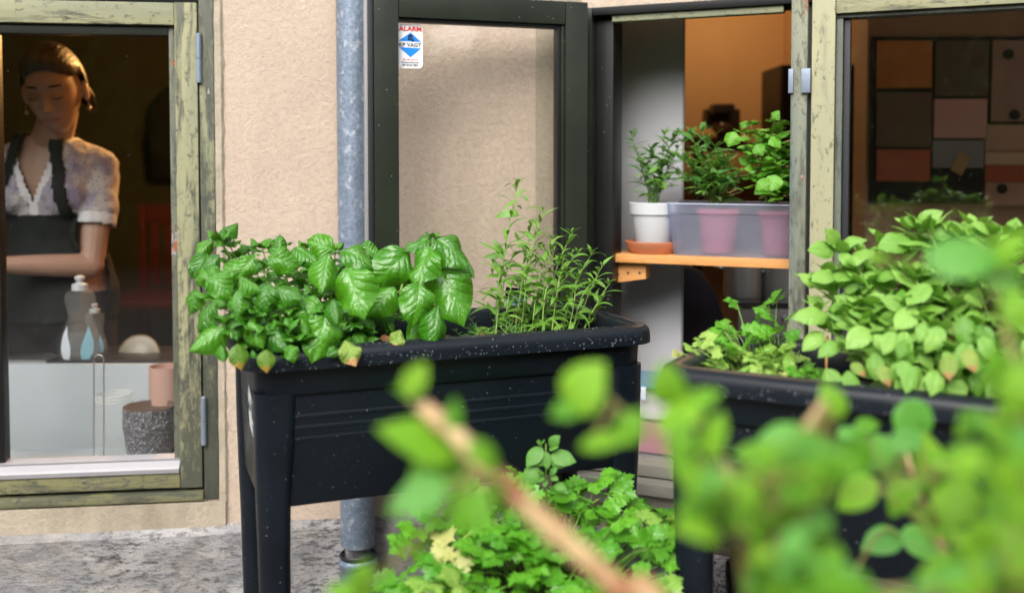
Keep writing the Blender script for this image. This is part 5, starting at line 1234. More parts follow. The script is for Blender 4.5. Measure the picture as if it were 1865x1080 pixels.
M['pars'] = mat_leaf('parsley_leaf', (0.045, 0.23, 0.010), (0.14, 0.42, 0.025), (0.26, 0.52, 0.08), 4, 0.5, 0.30, 0.30, veinmix=0.25)
M['pars_p'] = mat_leaf('pale_parsley_leaf', (0.18, 0.42, 0.045), (0.38, 0.55, 0.12), (0.36, 0.52, 0.16), 4, 0.5, 0.36, 0.30, veinmix=0.25)
M['pars_y'] = mat_leaf('yellow_parsley_leaf', (0.50, 0.50, 0.17), (0.42, 0.47, 0.13), (0.5, 0.5, 0.2), 4, 0.4, 0.4, 0.30, veinmix=0.2)
PAR = [parsley_mesh('parsley_blade', M['pars'], i) for i in range(5)]
PARP = [parsley_mesh('pale_parsley_blade', M['pars_p'], 10 + i) for i in range(4)]
PARY = [parsley_mesh('yellow_parsley_blade', M['pars_y'], 20)]
def petiole(mb, a, b, rr, r0=0.0011, bow=0.02):
    mb.new()
    mid = (a + b) / 2 + Vector((0, 0, bow)); mid.x = a.x * 0.55 + b.x * 0.45; mid.y = a.y * 0.55 + b.y * 0.45
    mb.tube(bez(a, mid, b, 7), [r0 * (1.1 - 0.06 * i) for i in range(8)], 5)
    return (b - mid).normalized()

rr = random.Random(31)
t = thing('parsley_plant', 'frilly light green parsley with some yellow leaves at the planter end near the opening', 'parsley plant', soil_pt(FP2, 0.15, 0.2))
Z8 = lambda x, y: (1180 + x * 0.36729, 370 + y * 0.36729)
sm = SM()
PL = [(440, 500, 1.72, 60, 0), (600, 470, 1.70, 80, 0), (640, 480, 1.72, 55, 0), (600, 545, 1.68, 75, 0), (640, 590, 1.67, 70, 0), (530, 580, 1.70, 50, 0), (400, 600, 1.68, 55, 0), (270, 680, 1.60, 75, 1), (230, 720, 1.58, 60, 1), (175, 760, 1.555, 55, 2),
      (300, 740, 1.58, 70, 1), (380, 640, 1.64, 75, 0), (430, 700, 1.60, 80, 0), (480, 740, 1.57, 75, 1), (540, 770, 1.54, 80, 1), (600, 740, 1.56, 80, 1), (660, 720, 1.58, 80, 1), (640, 790, 1.53, 75, 1), (350, 790, 1.55, 65, 1), (280, 790, 1.56, 60, 1),
      (450, 830, 1.52, 60, 1), (500, 860, 1.51, 50, 2), (560, 830, 1.51, 60, 1), (690, 660, 1.62, 65, 0), (540, 650, 1.64, 80, 0), (600, 650, 1.62, 80, 0), (480, 650, 1.65, 60, 0), (700, 560, 1.70, 50, 0),
      (740, 830, 1.50, 60, 0), (800, 850, 1.49, 55, 0), (830, 820, 1.50, 60, 0), (780, 810, 1.52, 55, 0), (700, 860, 1.50, 50, 0), (850, 870, 1.475, 50, 0), (660, 850, 1.50, 40, 2), (160, 745, 1.56, 45, 2), (405, 730, 1.60, 70, 1), (340, 700, 1.62, 65, 0)]
for rep in range(3):
    for (x, y, Y, s, k) in PL:
        if rep and (y < 600 or k == 2): continue
        tip = P(*Z8(x + rep * rr.uniform(-45, 45), y + rep * rr.uniform(-10, 45)), Y + rep * 0.02)
        lp = FP2.inverted() @ tip
        b = soil_pt(FP2, min(max(0.07, lp.x * 0.8 + 0.03), 0.34), min(max(0.07, lp.y * 0.8 + 0.05), 0.28))
        if tip.z < 0.765: tip.z = 0.775
        d = petiole(sm, b, tip, rr)
        s_ = s * 0.36729 / FPX * Y * 1.75
        dd = (d * 0.4 + Vector((rr.uniform(-1, 1), rr.uniform(-1.0, 0.3), 0.1)).normalized() * 0.8)
        put(rr.choice((PAR, PARP, PARY)[k]), leaf_matrix(tip - dd.normalized() * s_ * 0.35, dd, Vector((0, -0.45, 0.9)), s_), t, 'leaf', 'yellow parsley leaf' if k == 2 else None)
sm.build('stem', M['stem2'], t, True)

# ---- small leaved pale basil in the second planter
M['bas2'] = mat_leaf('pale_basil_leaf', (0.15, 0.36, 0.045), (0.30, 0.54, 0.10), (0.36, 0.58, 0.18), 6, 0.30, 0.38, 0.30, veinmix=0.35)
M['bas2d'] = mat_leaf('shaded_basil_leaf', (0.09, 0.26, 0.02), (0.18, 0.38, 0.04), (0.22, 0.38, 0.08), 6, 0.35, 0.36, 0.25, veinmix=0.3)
M['bas2y'] = mat_leaf('browning_basil_leaf', (0.17, 0.30, 0.04), (0.26, 0.34, 0.05), (0.3, 0.4, 0.1), 6, 0.3, 0.45, 0.25, edge=(0.36, 0.20, 0.06))
B2 = [blade('pale_basil_blade', M['bas2'], wb(k, p), 6, 12, c_, a, 0.1, 0.15, 0, i, 0.02) for i, (k, p, c_, a) in enumerate(((0.27, 0.78, 0.3, 0.5), (0.30, 0.74, 0.2, 0.8), (0.25, 0.82, 0.4, 1.0), (0.29, 0.78, 0.25, 0.2)))]
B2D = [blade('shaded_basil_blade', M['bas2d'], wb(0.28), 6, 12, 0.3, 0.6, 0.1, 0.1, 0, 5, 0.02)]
B2Y = [blade('browning_basil_blade', M['bas2y'], wb(0.29), 6, 12, 0.3, 0.6, 0.1, 0.1, 0, 6, 0.02)]
rr = random.Random(77)
B2T = [(1610, thing('basil_plant', 'pale small leaved basil clump in front of the yellow green window stile', 'basil plant', soil_pt(FP2, 0.40, 0.2), 0, 'pale basil in the second planter'), SM()),
       (1735, thing('basil_plant', 'pale small leaved basil clump with the highest tip, below the pinned sheets', 'basil plant', soil_pt(FP2, 0.50, 0.2), 0, 'pale basil in the second planter'), SM()),
       (9999, thing('basil_plant', 'pale small leaved basil clump partly hidden behind the blurred shrub', 'basil plant', soil_pt(FP2, 0.60, 0.2), 0, 'pale basil in the second planter'), SM())]
for (px, py, Y, s) in ((1538, 462, 1.56, 1), (1690, 418, 1.52, 1.1), (1745, 432, 1.50, 1), (1622, 470, 1.56, 1), (1572, 520, 1.52, 1), (1800, 450, 1.46, 1), (1660, 500, 1.50, 1), (1845, 480, 1.42, 1), (1530, 580, 1.50, 1), (1590, 560, 1.48, 1),
                       (1720, 510, 1.46, 1), (1780, 520, 1.42, 1), (1650, 560, 1.44, 1), (1560, 600, 1.44, .9), (1620, 620, 1.42, .9), (1700, 600, 1.40, .9), (1770, 590, 1.37, .9), (1840, 570, 1.34, .9), (1500, 600, 1.52, .9), (1680, 650, 1.38, .8), (1900, 520, 1.34, 1), (1900, 600, 1.30, .9), (1545, 640, 1.45, .8),
                       (1580, 470, 1.58, 1), (1650, 450, 1.56, 1), (1720, 460, 1.53, 1), (1600, 510, 1.55, 1), (1690, 540, 1.47, 1), (1760, 470, 1.50, 1), (1520, 530, 1.55, 1), (1560, 560, 1.50, 1), (1625, 590, 1.45, 1), (1740, 560, 1.44, 1), (1815, 540, 1.40, 1), (1740, 640, 1.36, .9), (1810, 630, 1.34, .9), (1600, 660, 1.40, .8), (1480, 520, 1.58, .9), (1870, 440, 1.45, 1),
                       (1610, 440, 1.58, .9), (1660, 420, 1.56, 1), (1780, 415, 1.50, 1), (1840, 430, 1.46, 1), (1700, 450, 1.55, 1), (1510, 500, 1.57, .9), (1550, 500, 1.57, 1), (1490, 565, 1.55, .9), (1680, 590, 1.42, 1), (1585, 590, 1.46, 1)):
    t, sm = clump(px, B2T)
    tip = P(px, py, Y); lp = FP2.inverted() @ tip
    b = soil_pt(FP2, min(max(0.33, lp.x * 0.5 + 0.26), 0.70), min(max(0.07, lp.y * 0.6 + 0.07), 0.28))
    L = (tip - b).length
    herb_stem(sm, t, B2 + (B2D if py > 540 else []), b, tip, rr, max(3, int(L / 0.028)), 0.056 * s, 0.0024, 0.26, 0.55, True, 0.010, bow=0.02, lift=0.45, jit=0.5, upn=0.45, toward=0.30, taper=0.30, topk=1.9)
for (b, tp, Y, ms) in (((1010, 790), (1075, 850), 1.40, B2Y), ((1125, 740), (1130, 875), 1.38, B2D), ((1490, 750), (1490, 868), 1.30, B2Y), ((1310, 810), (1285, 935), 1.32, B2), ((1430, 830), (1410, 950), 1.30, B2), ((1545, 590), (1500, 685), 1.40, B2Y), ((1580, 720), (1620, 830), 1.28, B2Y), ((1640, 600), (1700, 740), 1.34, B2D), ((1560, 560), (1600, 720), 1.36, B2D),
                        ((1095, 625), (990, 710), 1.42, B2), ((1370, 590), (1350, 680), 1.38, B2), ((1430, 610), (1435, 725), 1.37, B2), ((1330, 520), (1230, 620), 1.42, B2), ((1120, 650), (1215, 750), 1.40, B2), ((890, 560), (730, 555), 1.50, B2), ((870, 640), (770, 720), 1.50, B2), ((950, 690), (850, 750), 1.46, B2), ((880, 820), (960, 960), 1.38, B2D), ((990, 830), (1030, 960), 1.36, B2D), ((1150, 800), (1200, 900), 1.36, B2Y),
                        ((940, 200), (890, 135), 1.57, B2), ((930, 230), (805, 230), 1.57, B2), ((950, 210), (1080, 170), 1.57, B2), ((950, 250), (1030, 320), 1.55, B2), ((1340, 110), (1455, 40), 1.53, B2), ((1330, 110), (1285, 70), 1.54, B2), ((1300, 180), (1150, 215), 1.53, B2), ((1400, 150), (1570, 115), 1.52, B2), ((1700, 150), (1625, 90), 1.48, B2), ((1760, 200), (1860, 190), 1.45, B2), ((1390, 400), (1290, 500), 1.43, B2), ((960, 310), (1080, 260), 1.55, B2), ((910, 360), (820, 375), 1.53, B2)):
    t, sm = clump(Z8(*b)[0], B2T)
    hero(ms, t, Z8(*b), Z8(*tp), Y, Y - 0.02, rr, 0.35, 1.05, 'browning basil leaf' if ms is B2Y else None)
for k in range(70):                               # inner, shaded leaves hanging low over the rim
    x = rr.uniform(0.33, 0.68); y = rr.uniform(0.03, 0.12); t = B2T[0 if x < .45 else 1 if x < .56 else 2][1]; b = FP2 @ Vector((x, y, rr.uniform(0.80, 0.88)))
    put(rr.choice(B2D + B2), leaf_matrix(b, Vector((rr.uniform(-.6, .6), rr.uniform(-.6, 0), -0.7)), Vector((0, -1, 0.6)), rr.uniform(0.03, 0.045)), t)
for lim, t, sm in B2T: sm.build('stem', M['stem2'], t, True)
m = MB(); m.tube([P(1507, 612, 1.52), P(1504, 690, 1.50), soil_pt(FP2, 0.345, 0.13, 0.75)], 0.0022, 8); tag(m.build('wooden_stick', M['pine'], None, True), 'thin bare wooden stick between the parsley and the pale basil', 'stick')

# ---- herbs on the shelf
rr = random.Random(12)
t = thing('tarragon_plant', 'sprawling dark tarragon growing from the white pot and leaning over the tub', 'tarragon plant', WP)
sm = SM(); Z4 = lambda x, y: (1080 + x * 0.46287, y * 0.46287)
def offB(px, py, off): x, z = on(FB, px, py, off); return FB @ Vector((x, off, z))
def shelf_herb(parent, sm, specs, meshes, size, dens, basec, brad, r0=0.0015, lift=0.5, **kw):
    for (x, y, off, s) in specs:
        tip = offB(*Z4(x, y), off); b = basec + Vector((rr.uniform(-1, 1) * brad, rr.uniform(-1, 1) * brad, 0))
        L = (tip - b).length
        herb_stem(sm, parent, meshes, b, tip, rr, max(4, int(L / dens)), size * s, r0, 0.2, 0.2, True, 0.001, True, 0.03, lift, 0.35, 0.9, taper=0.3, **kw)
shelf_herb(t, sm, ((150, 530, -.10, .9), (190, 640, -.08, .9), (280, 530, -.13, 1), (335, 520, -.12, 1), (240, 740, -.07, .9), (320, 620, -.10, 1), (230, 590, -.11, 1), (170, 590, -.09, .8), (270, 640, -.09, 1), (350, 560, -.13, 1), (210, 690, -.08, 1), (300, 700, -.07, 1), (310, 560, -.12, 1)), TAR2 + TAR[:2], 0.062, 0.013, WP, 0.012)
sm.build('stem', M['stem'], t, True)
t = thing('tarragon_plant', 'bushy dark green tarragon standing in the middle of the plastic tub', 'tarragon plant', TP[0]); sm = SM()
shelf_herb(t, sm, ((380, 530, -.14, 1.1), (430, 520, -.14, 1.1), (345, 620, -.10, 1.1), (400, 600, -.10, 1.1), (480, 580, -.13, 1.1), (500, 640, -.11, 1.1), (540, 660, -.13, 1.1), (450, 680, -.08, 1.1), (370, 710, -.08, 1.1), (560, 730, -.09, 1.0), (580, 680, -.11, 1.0), (420, 740, -.07, 1.0), (330, 690, -.09, 1.0), (500, 740, -.07, 1), (460, 630, -.10, 1.1), (520, 700, -.08, 1), (400, 660, -.09, 1.1), (550, 620, -.13, 1)), TAR2 + TAR[:1], 0.070, 0.014, TP[0], 0.015)
sm.build('stem', M['stem'], t, True)
M['balm'] = mat_leaf('lemon_balm_leaf', (0.06, 0.25, 0.015), (0.15, 0.40, 0.03), (0.22, 0.44, 0.08), 6, 0.6, 0.34, 0.28, veinmix=0.35)
BAL = [blade('balm_blade', M['balm'], wb(0.42, 0.70), 8, 21, c_, a, 0.15, 0, 8, i, 0.03) for i, (c_, a) in enumerate(((0.3, 0.6), (0.5, 1.1), (0.2, 0.2)))]
t = thing('lemon_balm', 'round leaved lemon balm in the tub beside the worn mullion', 'lemon balm plant', TP[1]); sm = SM()
for (x, y, off, s) in ((715, 455, -.14, .8), (620, 490, -.13, 1), (745, 490, -.15, 1), (660, 540, -.10, 1), (720, 560, -.10, 1), (590, 520, -.13, .8), (760, 600, -.12, 1), (640, 600, -.09, 1), (700, 640, -.08, 1), (760, 680, -.09, 1), (660, 700, -.08, 1), (730, 720, -.07, 1)):
    tip = offB(*Z4(x, y), off); b = TP[1] + Vector((rr.uniform(-.015, .015), rr.uniform(-.015, .015), 0)) + Vector((-0.02, 0, 0))
    herb_stem(sm, t, BAL, b, tip, rr, max(2, int((tip - b).length / 0.026)), 0.046 * s, 0.0016, 0.45, 0.3, True, 0.010, bow=0.01, lift=0.15, toward=0.5, upn=0.6, taper=0.3)
for b, tp in (((560, 520), (530, 575)), ((705, 470), (730, 435)), ((700, 540), (740, 580)), ((650, 710), (690, 750)), ((720, 690), (700, 750)), ((640, 570), (670, 610))):
    bb, tt_ = Z4(*b), Z4(*tp); hero(BAL, t, bb, tt_, 2.30, 2.29, rr, 0.35, 1.1)
sm.build('stem', M['stem2'], t, True)

# ---------------------------------------------------------------- parsley in the big grey pot, bench below
pc = P(1004, 1032, 1.54); pr0 = 0.198
M['potgrey'] = plain('pale_grey_glaze', (0.40, 0.42, 0.44), 0.35, 30, 0.1, 0.08)
t = thing('large_pot', 'large pale grey round pot on the ground under the planter edge, packed with parsley', 'plant pot', (pc.x, pc.y, 0))
m = MB(); m.lathe([(0.001, 0.0), (pr0 * 0.68, 0.0), (pr0 * 0.72, 0.01), (pr0 * 0.97, pc.z - 0.03), (pr0 * 0.97, pc.z - 0.028)], (pc.x, pc.y, 0), 64); m.build('pot_body', M['potgrey'], t, True, 50)
m = MB(); m.lathe([(pr0 * 0.97, pc.z - 0.03), (pr0 * 1.0, pc.z - 0.026), (pr0 * 1.0, pc.z - 0.004), (pr0 * 0.985, pc.z), (pr0 * 0.94, pc.z), (pr0 * 0.925, pc.z - 0.006), (pr0 * 0.90, pc.z - 0.06)], (pc.x, pc.y, 0), 64); m.build('pot_rim', M['potgrey'], t, True, 50)
m = MB(); m.lathe([(pr0 * 0.92, pc.z - 0.05), (pr0 * 0.6, pc.z - 0.035), (pr0 * 0.3, pc.z - 0.045), (0.001, pc.z - 0.035)], (pc.x, pc.y, 0), 40); m.build('potting_soil', M['soil'], t, True)
t = thing('parsley_plant', 'big bushy bright green parsley filling the large grey pot', 'parsley plant', (pc.x, pc.y, pc.z - 0.04))
rr = random.Random(55); sm = SM()
tl = []
for (px, py, Y) in ((825, 862, 1.52), (800, 935, 1.5), (790, 880, 1.6), (760, 960, 1.5), (740, 1000, 1.45), (735, 1050, 1.40), (850, 900, 1.6), (930, 880, 1.62), (960, 870, 1.62), (940, 900, 1.55), (1000, 905, 1.58), (1060, 880, 1.62), (1090, 870, 1.62), (1050, 900, 1.6),
                     (1110, 900, 1.6), (1115, 890, 1.62), (1080, 930, 1.58), (1190, 925, 1.6), (1170, 950, 1.56), (1215, 945, 1.58), (1150, 920, 1.6), (1205, 985, 1.52), (1225, 960, 1.58), (1120, 960, 1.54), (1180, 1000, 1.48), (1020, 960, 1.52), (980, 940, 1.54), (900, 950, 1.5), (860, 960, 1.5),
                     (880, 930, 1.55), (830, 990, 1.45), (800, 1020, 1.42), (780, 1060, 1.38), (840, 1060, 1.36), (950, 980, 1.48), (1060, 990, 1.48), (900, 1010, 1.42), (960, 1040, 1.40), (1040, 1050, 1.40), (1100, 1030, 1.44), (720, 1075, 1.40), (750, 1030, 1.44), (820, 950, 1.55), (870, 1000, 1.46)):
    tl.append((P(px, py, Y), 1.0))
for k in range(115):
    a = rr.uniform(0, 6.28); q = rr.uniform(0.1, 1.0) ** 0.6; ex = 0.235 * q
    h = 0.115 * (1 - 0.55 * q * q) * rr.uniform(0.45, 1.05)
    tl.append((Vector((pc.x + math.cos(a) * ex - 0.01, pc.y + math.sin(a) * ex, pc.z - 0.02 + h)), rr.uniform(0.6, 0.95)))
for i, (tip, s) in enumerate(tl):
    v = Vector((tip.x - pc.x, tip.y - pc.y, 0)); b = Vector((pc.x, pc.y, pc.z - 0.035)) + v * 0.45
    if (b - Vector((pc.x, pc.y, b.z))).length > pr0 * 0.8: b = Vector((pc.x, pc.y, pc.z - 0.035)) + v.normalized() * pr0 * 0.75
    d = petiole(sm, b, tip, rr, 0.0014, 0.03)
    s_ = rr.uniform(0.058, 0.080) * s
    h = v.normalized() if v.length > 0.02 else Vector((rr.uniform(-1, 1), -1, 0)).normalized()
    dd = h * 0.55 + Vector((rr.uniform(-.7, .7), rr.uniform(-.8, .4), rr.uniform(-0.3, 0.35)))
    nrm = Vector((0, -0.45, 0.9)) + Vector((rr.uniform(-.35, .35), rr.uniform(-.3, .3), 0))
    ms = PARY if i in (30, 61) else (PARP if rr.random() < 0.13 else PAR)
    put(rr.choice(ms), leaf_matrix(tip - dd.normalized() * s_ * 0.4, dd, nrm, s_), t, 'leaf', 'yellow parsley leaf' if ms is PARY else None)
sm.build('stem', M['stem'], t, True)
# long arching leaf stalks without much leaf
t = thing('weed', 'soft oval leaved weed sprouting above the parsley pot', 'weed', (pc.x, pc.y, pc.z)); sm = SM()
Zw = lambda x, y: (680 + x * 0.3110, 780 + y * 0.3110)
base = P(*Zw(1010, 480), 1.60); tp = P(*Zw(1010, 90), 1.56)
sm.tube(bez(P(1000, 1000, 1.60), base, tp, 12), [0.0022 * (1 - 0.04 * i) for i in range(13)], 7)
M['weedm'] = mat_leaf('weed_leaf', (0.08, 0.25, 0.03), (0.14, 0.33, 0.05), (0.22, 0.42, 0.10), 6, 0.12, 0.4, 0.28, veinmix=0.3)
WD = [blade('weed_blade', M['weedm'], wb(0.29, 0.8, 0.8), 6, 12, c_, a, 0.05, 0.1, 0, i, 0.01) for i, (c_, a) in enumerate(((0.2, 0.5), (0.35, 0.9)))]
for b, tt_ in (((1030, 105), (1085, 45)), ((1030, 120), (1080, 105)), ((990, 110), (895, 215)), ((1005, 135), (1020, 235)), ((1040, 155), (1182, 190)), ((1040, 180), (1120, 225)), ((960, 215), (880, 345)), ((990, 95), (960, 75)), ((980, 90), (1000, 70)), ((1010, 190), (940, 195)),
               ((1030, 265), (1070, 235)), ((1040, 280), (1080, 300)), ((1000, 280), (955, 310)), ((1000, 260), (960, 250)), ((1060, 330), (1130, 350)), ((1010, 300), (1000, 340))):
    hero(WD, t, Zw(*b), Zw(*tt_), 1.56, 1.55, rr, 0.35, 1.1)
sm.build('stem', M['stem2'], t, True)
# bench
n = N('wet_grey_wood'); g = n.noise(130, 4, 0.7, n.co(scale=(1, 1, 1))); g2 = n.noise(14, 6, 0.6)
M['wetwood'] = n.done(n.pbr(n.mix(n.ramp(g, [(0.40, 0.0), (0.56, 1.0)]), (0.06, 0.058, 0.06), (0.42, 0.41, 0.42)), 0.35, n.bump(g, 0.9, 0.003)))
n = N('dark_wet_wood'); g = n.noise(60, 5, 0.7)
M['darkwood'] = n.done(n.pbr(n.mix(g, (0.012, 0.011, 0.010), (0.05, 0.048, 0.045)), 0.3, n.bump(g, 0.8, 0.003)))
b0 = P(1315, 1000, 1.78); e = P(1740, 1062, 1.60)
yw = math.atan2(e.y - b0.y - 0.02, e.x - b0.x); FBn = Matrix.Translation((b0.x - 0.03, b0.y, 0)) @ Matrix.Rotation(yw, 4, 'Z')
t = thing('wooden_bench', 'low weathered grey wooden bench standing under the second planter', 'bench', (b0.x, b0.y, 0)); zt_ = 0.40
for k in range(3):
    m = MB(FBn); m.box((0.0, -0.01 + k * 0.062, zt_ - 0.024), (1.05, 0.045 + k * 0.062, zt_), 0.003); m.build('seat_board', M['darkwood'], t, True, 35)
m = MB(FBn); m.box((0.01, -0.018, zt_ - 0.085), (1.04, -0.0105, zt_ - 0.003), 0.002); m.build('apron_board', M['darkwood'], t, True, 35)
for x in (0.0, 0.98):
    m = MB(FBn); m.box((x, -0.045, 0.0), (x + 0.052, -0.019, zt_ + 0.006), 0.003); m.build('leg', M['wetwood'], t, True, 35)
    m = MB(FBn); m.box((x, 0.12, 0.0), (x + 0.052, 0.145, zt_ - 0.025), 0.003); m.build('leg', M['wetwood'], t, True, 35)

# ---------------------------------------------------------------- the woman behind the window
def person():
    YB = 2.99
    c0 = P(97, 265, YB)
    T = thing('person', 'woman with tied back brown hair, white patterned blouse and dark apron, looking down', 'person', (c0.x, YB, FZ))
    TF = Matrix.Translation((c0.x, YB, FZ)) @ Matrix.Rotation(R(-2), 4, 'Z')
    HF = Matrix.Translation(P(99, 168, 2.86)) @ Matrix.Rotation(R(8), 4, 'Z') @ Matrix.Rotation(R(17), 4, 'X') @ Matrix.Rotation(R(-5), 4, 'Y')
    HS = 1.03
    def ell(m, c, r, F, n=20):
        vs = []; fs = []
        for j in range(1, n):
            th = math.pi * j / n
            for i in range(n): a = 2 * math.pi * i / n; vs.append((c[0] + r[0] * math.sin(th) * math.cos(a), c[1] + r[1] * math.sin(th) * math.sin(a), c[2] + r[2] * math.cos(th)))
        for j in range(n - 2):
            for i in range(n): fs.append((j * n + i, j * n + (i + 1) % n, (j + 1) * n + (i + 1) % n, (j + 1) * n + i))
        fs.append(tuple(range(n))); fs.append(tuple((n - 2) * n + k for k in range(n - 1, -1, -1)))
        m.add(vs, fs, 0, F)
    def cap(m, a, b, ra, rb, F=None, n=14):
        a, b = Vector(a), Vector(b); d = (b - a).normalized()
        pts, rs = [], []
        for k in range(4): q = k / 4 * math.pi / 2; pts.append(a - d * ra * math.cos(q)); rs.append(max(0.0005, ra * math.sin(q)))
        for k in range(7): f = k / 6; pts.append(a.lerp(b, f)); rs.append(ra + (rb - ra) * f + 0.10 * ra * math.sin(math.pi * f) * 0.6)
        for k in range(3, -1, -1): q = k / 4 * math.pi / 2; pts.append(b + d * rb * math.cos(q)); rs.append(max(0.0005, rb * math.sin(q)))
        m.tube(pts, rs, n, 0, True, F)
    def torso(m, g=0.0):
        secs = [(0.86, .160, .105, .0), (0.95, .168, .112, .0), (1.03, .142, .100, .0), (1.10, .126, .094, .0), (1.18, .138, .100, -.005), (1.26, .150, .106, -.01), (1.32, .155, .098, -.012), (1.36, .135, .080, -.02), (1.385, .095, .065, -.03), (1.405, .062 - g * .3, .055 - g * .3, -.038)]
        lo = [[Vector(((w + g) * math.cos(2 * math.pi * k / 28), yo + (d + g) * math.sin(2 * math.pi * k / 28), z)) for k in range(28)] for z, w, d, yo in secs]
        m.loft(lo, True, True, 0, TF)
        for s in (-1, 1):
            ell(m, (s * 0.068, -0.075, 1.235), (0.062 + g, 0.055 + g, 0.06 + g), TF)
            ell(m, (s * 0.125, -0.01, 1.325), (0.055 + g * .7, 0.050 + g * .7, 0.045 + g * .5), TF)
    shR, shL = TF @ Vector((0.148, -0.005, 1.312)), TF @ Vector((-0.148, -0.005, 1.312))
    elR, wrR = P(166, 484, 2.90), P(-22, 482, 2.735)
    elL, wrL = P(-95, 478, 2.92), P(-105, 540, 2.72)
    b = MB()
    torso(b)
    for s in (-1, 1):
        hip, kn, an = Vector((s * 0.085, 0, 0.88)), Vector((s * 0.09, -0.01, 0.48)), Vector((s * 0.09, 0.01, 0.09))
        cap(b, hip, kn, 0.085, 0.052, TF); cap(b, kn, an, 0.052, 0.036, TF); cap(b, (s * 0.09, 0.02, 0.045), (s * 0.10, -0.13, 0.032), 0.040, 0.030, TF)
    for sh, el, wr in ((shR, elR, wrR), (shL, elL, wrL)):
        cap(b, sh, el, 0.045, 0.035); cap(b, el, wr, 0.036, 0.021)
        d = (wr - el).normalized(); side = d.cross(Vector((0, 0, 1))).normalized(); dn = (d + Vector((0, 0, -0.35))).normalized()
        pm = wr + dn * 0.045; cap(b, wr, pm + dn * 0.015, 0.022, 0.026)
        for k, L_ in enumerate((0.062, 0.072, 0.068, 0.054)):
            r_ = pm + dn * 0.025 + side * (k - 1.5) * 0.018; k1 = r_ + dn * L_ * 0.5; k2 = k1 + (dn + Vector((0, 0, -0.7))).normalized() * L_ * 0.5
            cap(b, r_, k1, 0.009, 0.0085, n=8); cap(b, k1, k2, 0.0085, 0.007, n=8)
        th = pm - side * 0.024; cap(b, th, th - side * 0.022 + dn * 0.03, 0.011, 0.010, n=8); cap(b, th - side * 0.022 + dn * 0.03, th - side * 0.018 + dn * 0.055, 0.010, 0.008, n=8)
    # neck
    cap(b, TF @ Vector((0, -0.03, 1.36)), HF @ Vector((0, 0.022, -0.055)), 0.055, 0.050)
    A, B_, C_ = 0.071, 0.090, 0.117
    g = lambda v, s: math.exp(-(v / s) ** 2)
    def face(dx, dy, dz, off=0.0):
        t = max(0.0, -dz - 0.05) / 0.95
        x = A * dx * (1 - 0.36 * t ** 1.2); z = C_ * dz
        y = B_ * dy
        if dy > 0: y *= (1 - 0.45 * t)
        elif t > 0: y *= (1 - 0.10 * t)
        if dy < -0.1:
            f = min(1, (-dy - 0.1) / 0.25); X = abs(x)
            pr = max(0.0, min(1.0, (0.022 - z) / 0.052)) if z > -0.030 else max(0.0, 1 - (-0.030 - z) / 0.010)
            y -= f * (0.024 * g(X, 0.0105) * pr + 0.007 * g(X, 0.017) * g(z + 0.029, 0.007))
            y += f * 0.010 * g(X - 0.031, 0.017) * g(z - 0.013, 0.012)
            y -= f * 0.0065 * g(X - 0.031, 0.013) * g(z - 0.006, 0.009)
            y -= f * 0.004 * g(X - 0.029, 0.022) * g(z - 0.034, 0.008)
            y -= f * 0.007 * g(X, 0.023) * (g(z + 0.0545, 0.005) + g(z + 0.0675, 0.0058))
            y += f * 0.004 * g(X, 0.026) * g(z + 0.0610, 0.0022)
            y -= f * 0.007 * g(X, 0.020) * g(z + 0.095, 0.015)
            y -= f * 0.004 * g(X - 0.046, 0.018) * g(z + 0.020, 0.022)
        v = Vector((x, y, z)); d = Vector((dx, dy, dz)).normalized()
        return (v + d * off) * HS
    nu, nv = 110, 90; vs = []; fs = []
    for j in range(1, nv):
        th = math.pi * j / nv
        for i in range(nu):
            a = 2 * math.pi * i / nu; vs.append(face(math.sin(th) * math.cos(a), math.sin(th) * math.sin(a), math.cos(th)))
    for j in range(nv - 2):
        for i in range(nu): fs.append((j * nu + i, j * nu + (i + 1) % nu, (j + 1) * nu + (i + 1) % nu, (j + 1) * nu + i))
    fs.append(tuple(range(nu))); fs.append(tuple((nv - 2) * nu + k for k in range(nu - 1, -1, -1)))
    b.add(vs, fs, 0, HF)
    for s in (-1, 1): ell(b, (s * 0.082, 0.012, -0.004), (0.010, 0.017, 0.031), HF, 14)
    def remesh(mb, voxel, smooth=0):
        me = bpy.data.meshes.new('tmp'); me.from_pydata([tuple(v) for v in mb.v], [], mb.f)
        bm = bmesh.new(); bm.from_mesh(me); bmesh.ops.recalc_face_normals(bm, faces=bm.faces); bm.to_mesh(me); bm.free()
        o = bpy.data.objects.new('tmp', me); COL.objects.link(o)
        md = o.modifiers.new('r', 'REMESH'); md.mode = 'VOXEL'; md.voxel_size = voxel; md.use_smooth_shade = True
        if smooth: s = o.modifiers.new('s', 'SMOOTH'); s.iterations = smooth; s.factor = 0.5
        dg = bpy.context.evaluated_depsgraph_get(); out = bpy.data.meshes.new_from_object(o.evaluated_get(dg))
        bpy.data.objects.remove(o); bpy.data.meshes.remove(me); return out
    skin = N('skin'); sc = skin.mix(skin.noise(30, 4), (0.33, 0.20, 0.145), (0.42, 0.265, 0.195)); skin = skin.done(skin.pbr(sc, 0.45, None, Subsurface_Weight=0.15, Subsurface_Scale=0.01))
    lips = plain('lips', (0.33, 0.14, 0.115), 0.4)
    me = remesh(b, 0.0036, 1); me.name = 'body'; me.materials.clear(); me.materials.append(skin); me.materials.append(lips)
    HI, TI = HF.inverted(), TF.inverted()
    for p in me.polygons:
        p.use_smooth = True
        q = HI @ p.center / HS
        if q.y < -0.06 and abs(q.x) < 0.024 and abs(q.z + 0.061) < 0.0105 * (1 - (abs(q.x) / 0.026) ** 2): p.material_index = 1
    link(bpy.data.objects.new('body', me), T)
    # hair: a shell over the skull, parted in the middle and drawn back
    hair = N('brown_hair'); st = hair.noise(110, 4, 0.65, hair.co(scale=(2.2, 0.35, 0.5)), 0.4)
